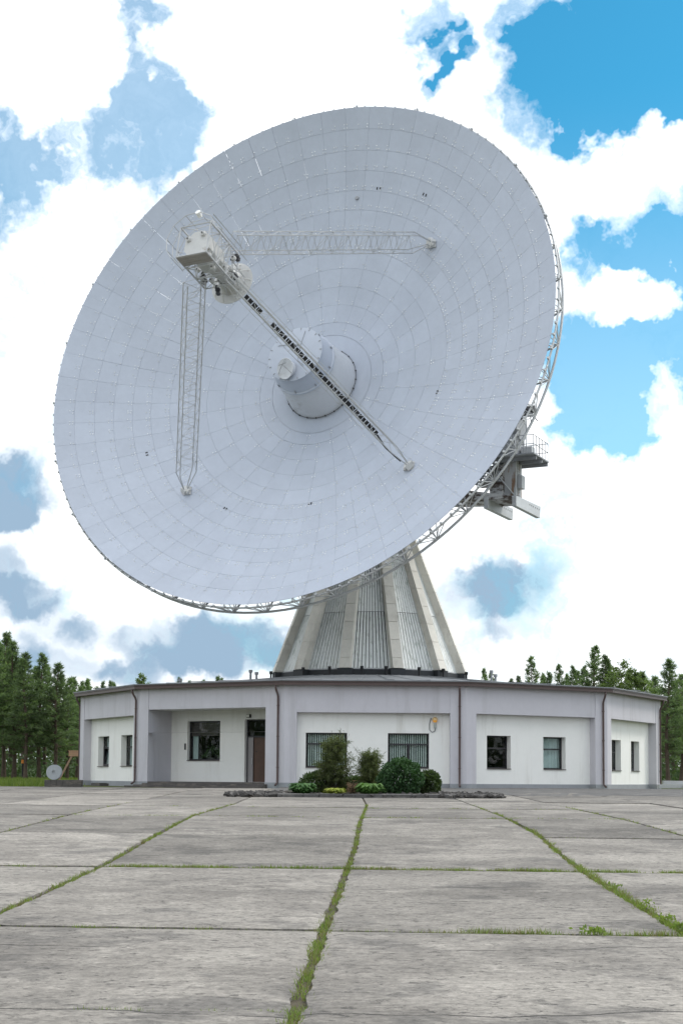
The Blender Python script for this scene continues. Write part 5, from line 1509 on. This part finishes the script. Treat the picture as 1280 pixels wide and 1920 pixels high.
mb = MB(); mb.box((a + b_) / 2, (.11, .05, (b_ - a).length), (sx, Vector((0, 1, 0)), d_)); mb.build('board', M_wood2, pk, bevel=.005)
mb = MB(); mb.box((a + b_) / 2 + Vector((0, .06, 0)), (.05, .05, (b_ - a).length * .9), (sx, Vector((0, 1, 0)), d_)); mb.build('batten', M_wood2, pk)
ce = empty('wooden_crate', (*gxy(-16.1, 89.3), 1.43), 'pale wooden crate raised beside the left corner of the building', 'crate')
x0, y0 = gxy(-16.48, 89.0)
for i in range(3):
    for yy in (y0, y0 + .4):
        mb = MB(); mb.box((x0 + .36, yy, 1.75 + .11 * i), (.72, .02, .10)); mb.build('slat', M_wood, ce)
    for xx in (x0, x0 + .72):
        mb = MB(); mb.box((xx, y0 + .2, 1.75 + .11 * i), (.02, .38, .10)); mb.build('slat', M_wood, ce)
mb = MB(); mb.box((x0 + .36, y0 + .2, 1.70), (.74, .42, .02)); mb.build('bottom', M_wood, ce)
mb = MB(); mb.box((x0 + .36, y0 + .2, 2.04), (.78, .46, .03)); mb.build('lid', M_wood, ce)
for xx in (x0 + .60, x0 + .70):
    mb = MB(); mb.box((xx, y0 + .2, .87), (.07, .07, 1.64)); mb.build('post', M_wood2, ce)
mk = empty('marker_post', (*gxy(-22.3, 103), gz(*gxy(-22.3, 103)) - .1), 'thin dark post with an orange tip among the left pines', 'post')
px_, py_ = gxy(-22.3, 103)
mb = MB(); mb.tube((px_, py_, -.1), (px_, py_, 1.35), .05, 6); mb.build('shaft', M_black, mk)
mb = MB(); mb.tube((px_, py_, 1.35), (px_, py_, 1.6), .09, 6); mb.build('tip', mat('orange_paint', (.65, .22, .03), .5), mk)
dc = empty('drain_grate', (*FP(-60, 0.2, .55, 0),), 'dark grate beside the foot of the left-hand wall', 'grate')
mb = MB()
fbox(mb, -60, -.5, .9, -.1, .10, .85, .30); mb.build('frame', M_step, dc)
for i in range(7):
    mb = MB(); fbox(mb, -60, -.42 + .18 * i, -.34 + .18 * i, .101, .125, .80, .35); mb.build('bar', M_dark, dc)
M_post = mat('pale_concrete', (.42, .43, .44), .85, 0, .15, 2)
for i, (X, d, z, rz, L) in enumerate(((18.9, 84.0, .10, .05, 2.4), (19.3, 84.4, .10, -.04, 2.6), (19.1, 84.2, .32, .1, 2.2), (19.9, 83.6, .10, .2, 1.8))):
    x, y = gxy(X + .4, d); z0 = gz(x, y)
    mb = MB(); ax = (Vector((math.cos(rz), math.sin(rz), 0)), Vector((-math.sin(rz), math.cos(rz), 0)), Vector((0, 0, 1)))
    mb.box((x, y, z0 + z), (L, .26, .21), ax)
    o = mb.build('concrete_post', M_post, bevel=.02)
    tag(o, ('front concrete post lying on the ground right of the building', 'rear concrete post lying on the ground right of the building', 'concrete post resting on top of two others right of the building', 'shorter tilted concrete post at the right edge by the others')[i], 'concrete post', 'concrete posts lying right of the building')
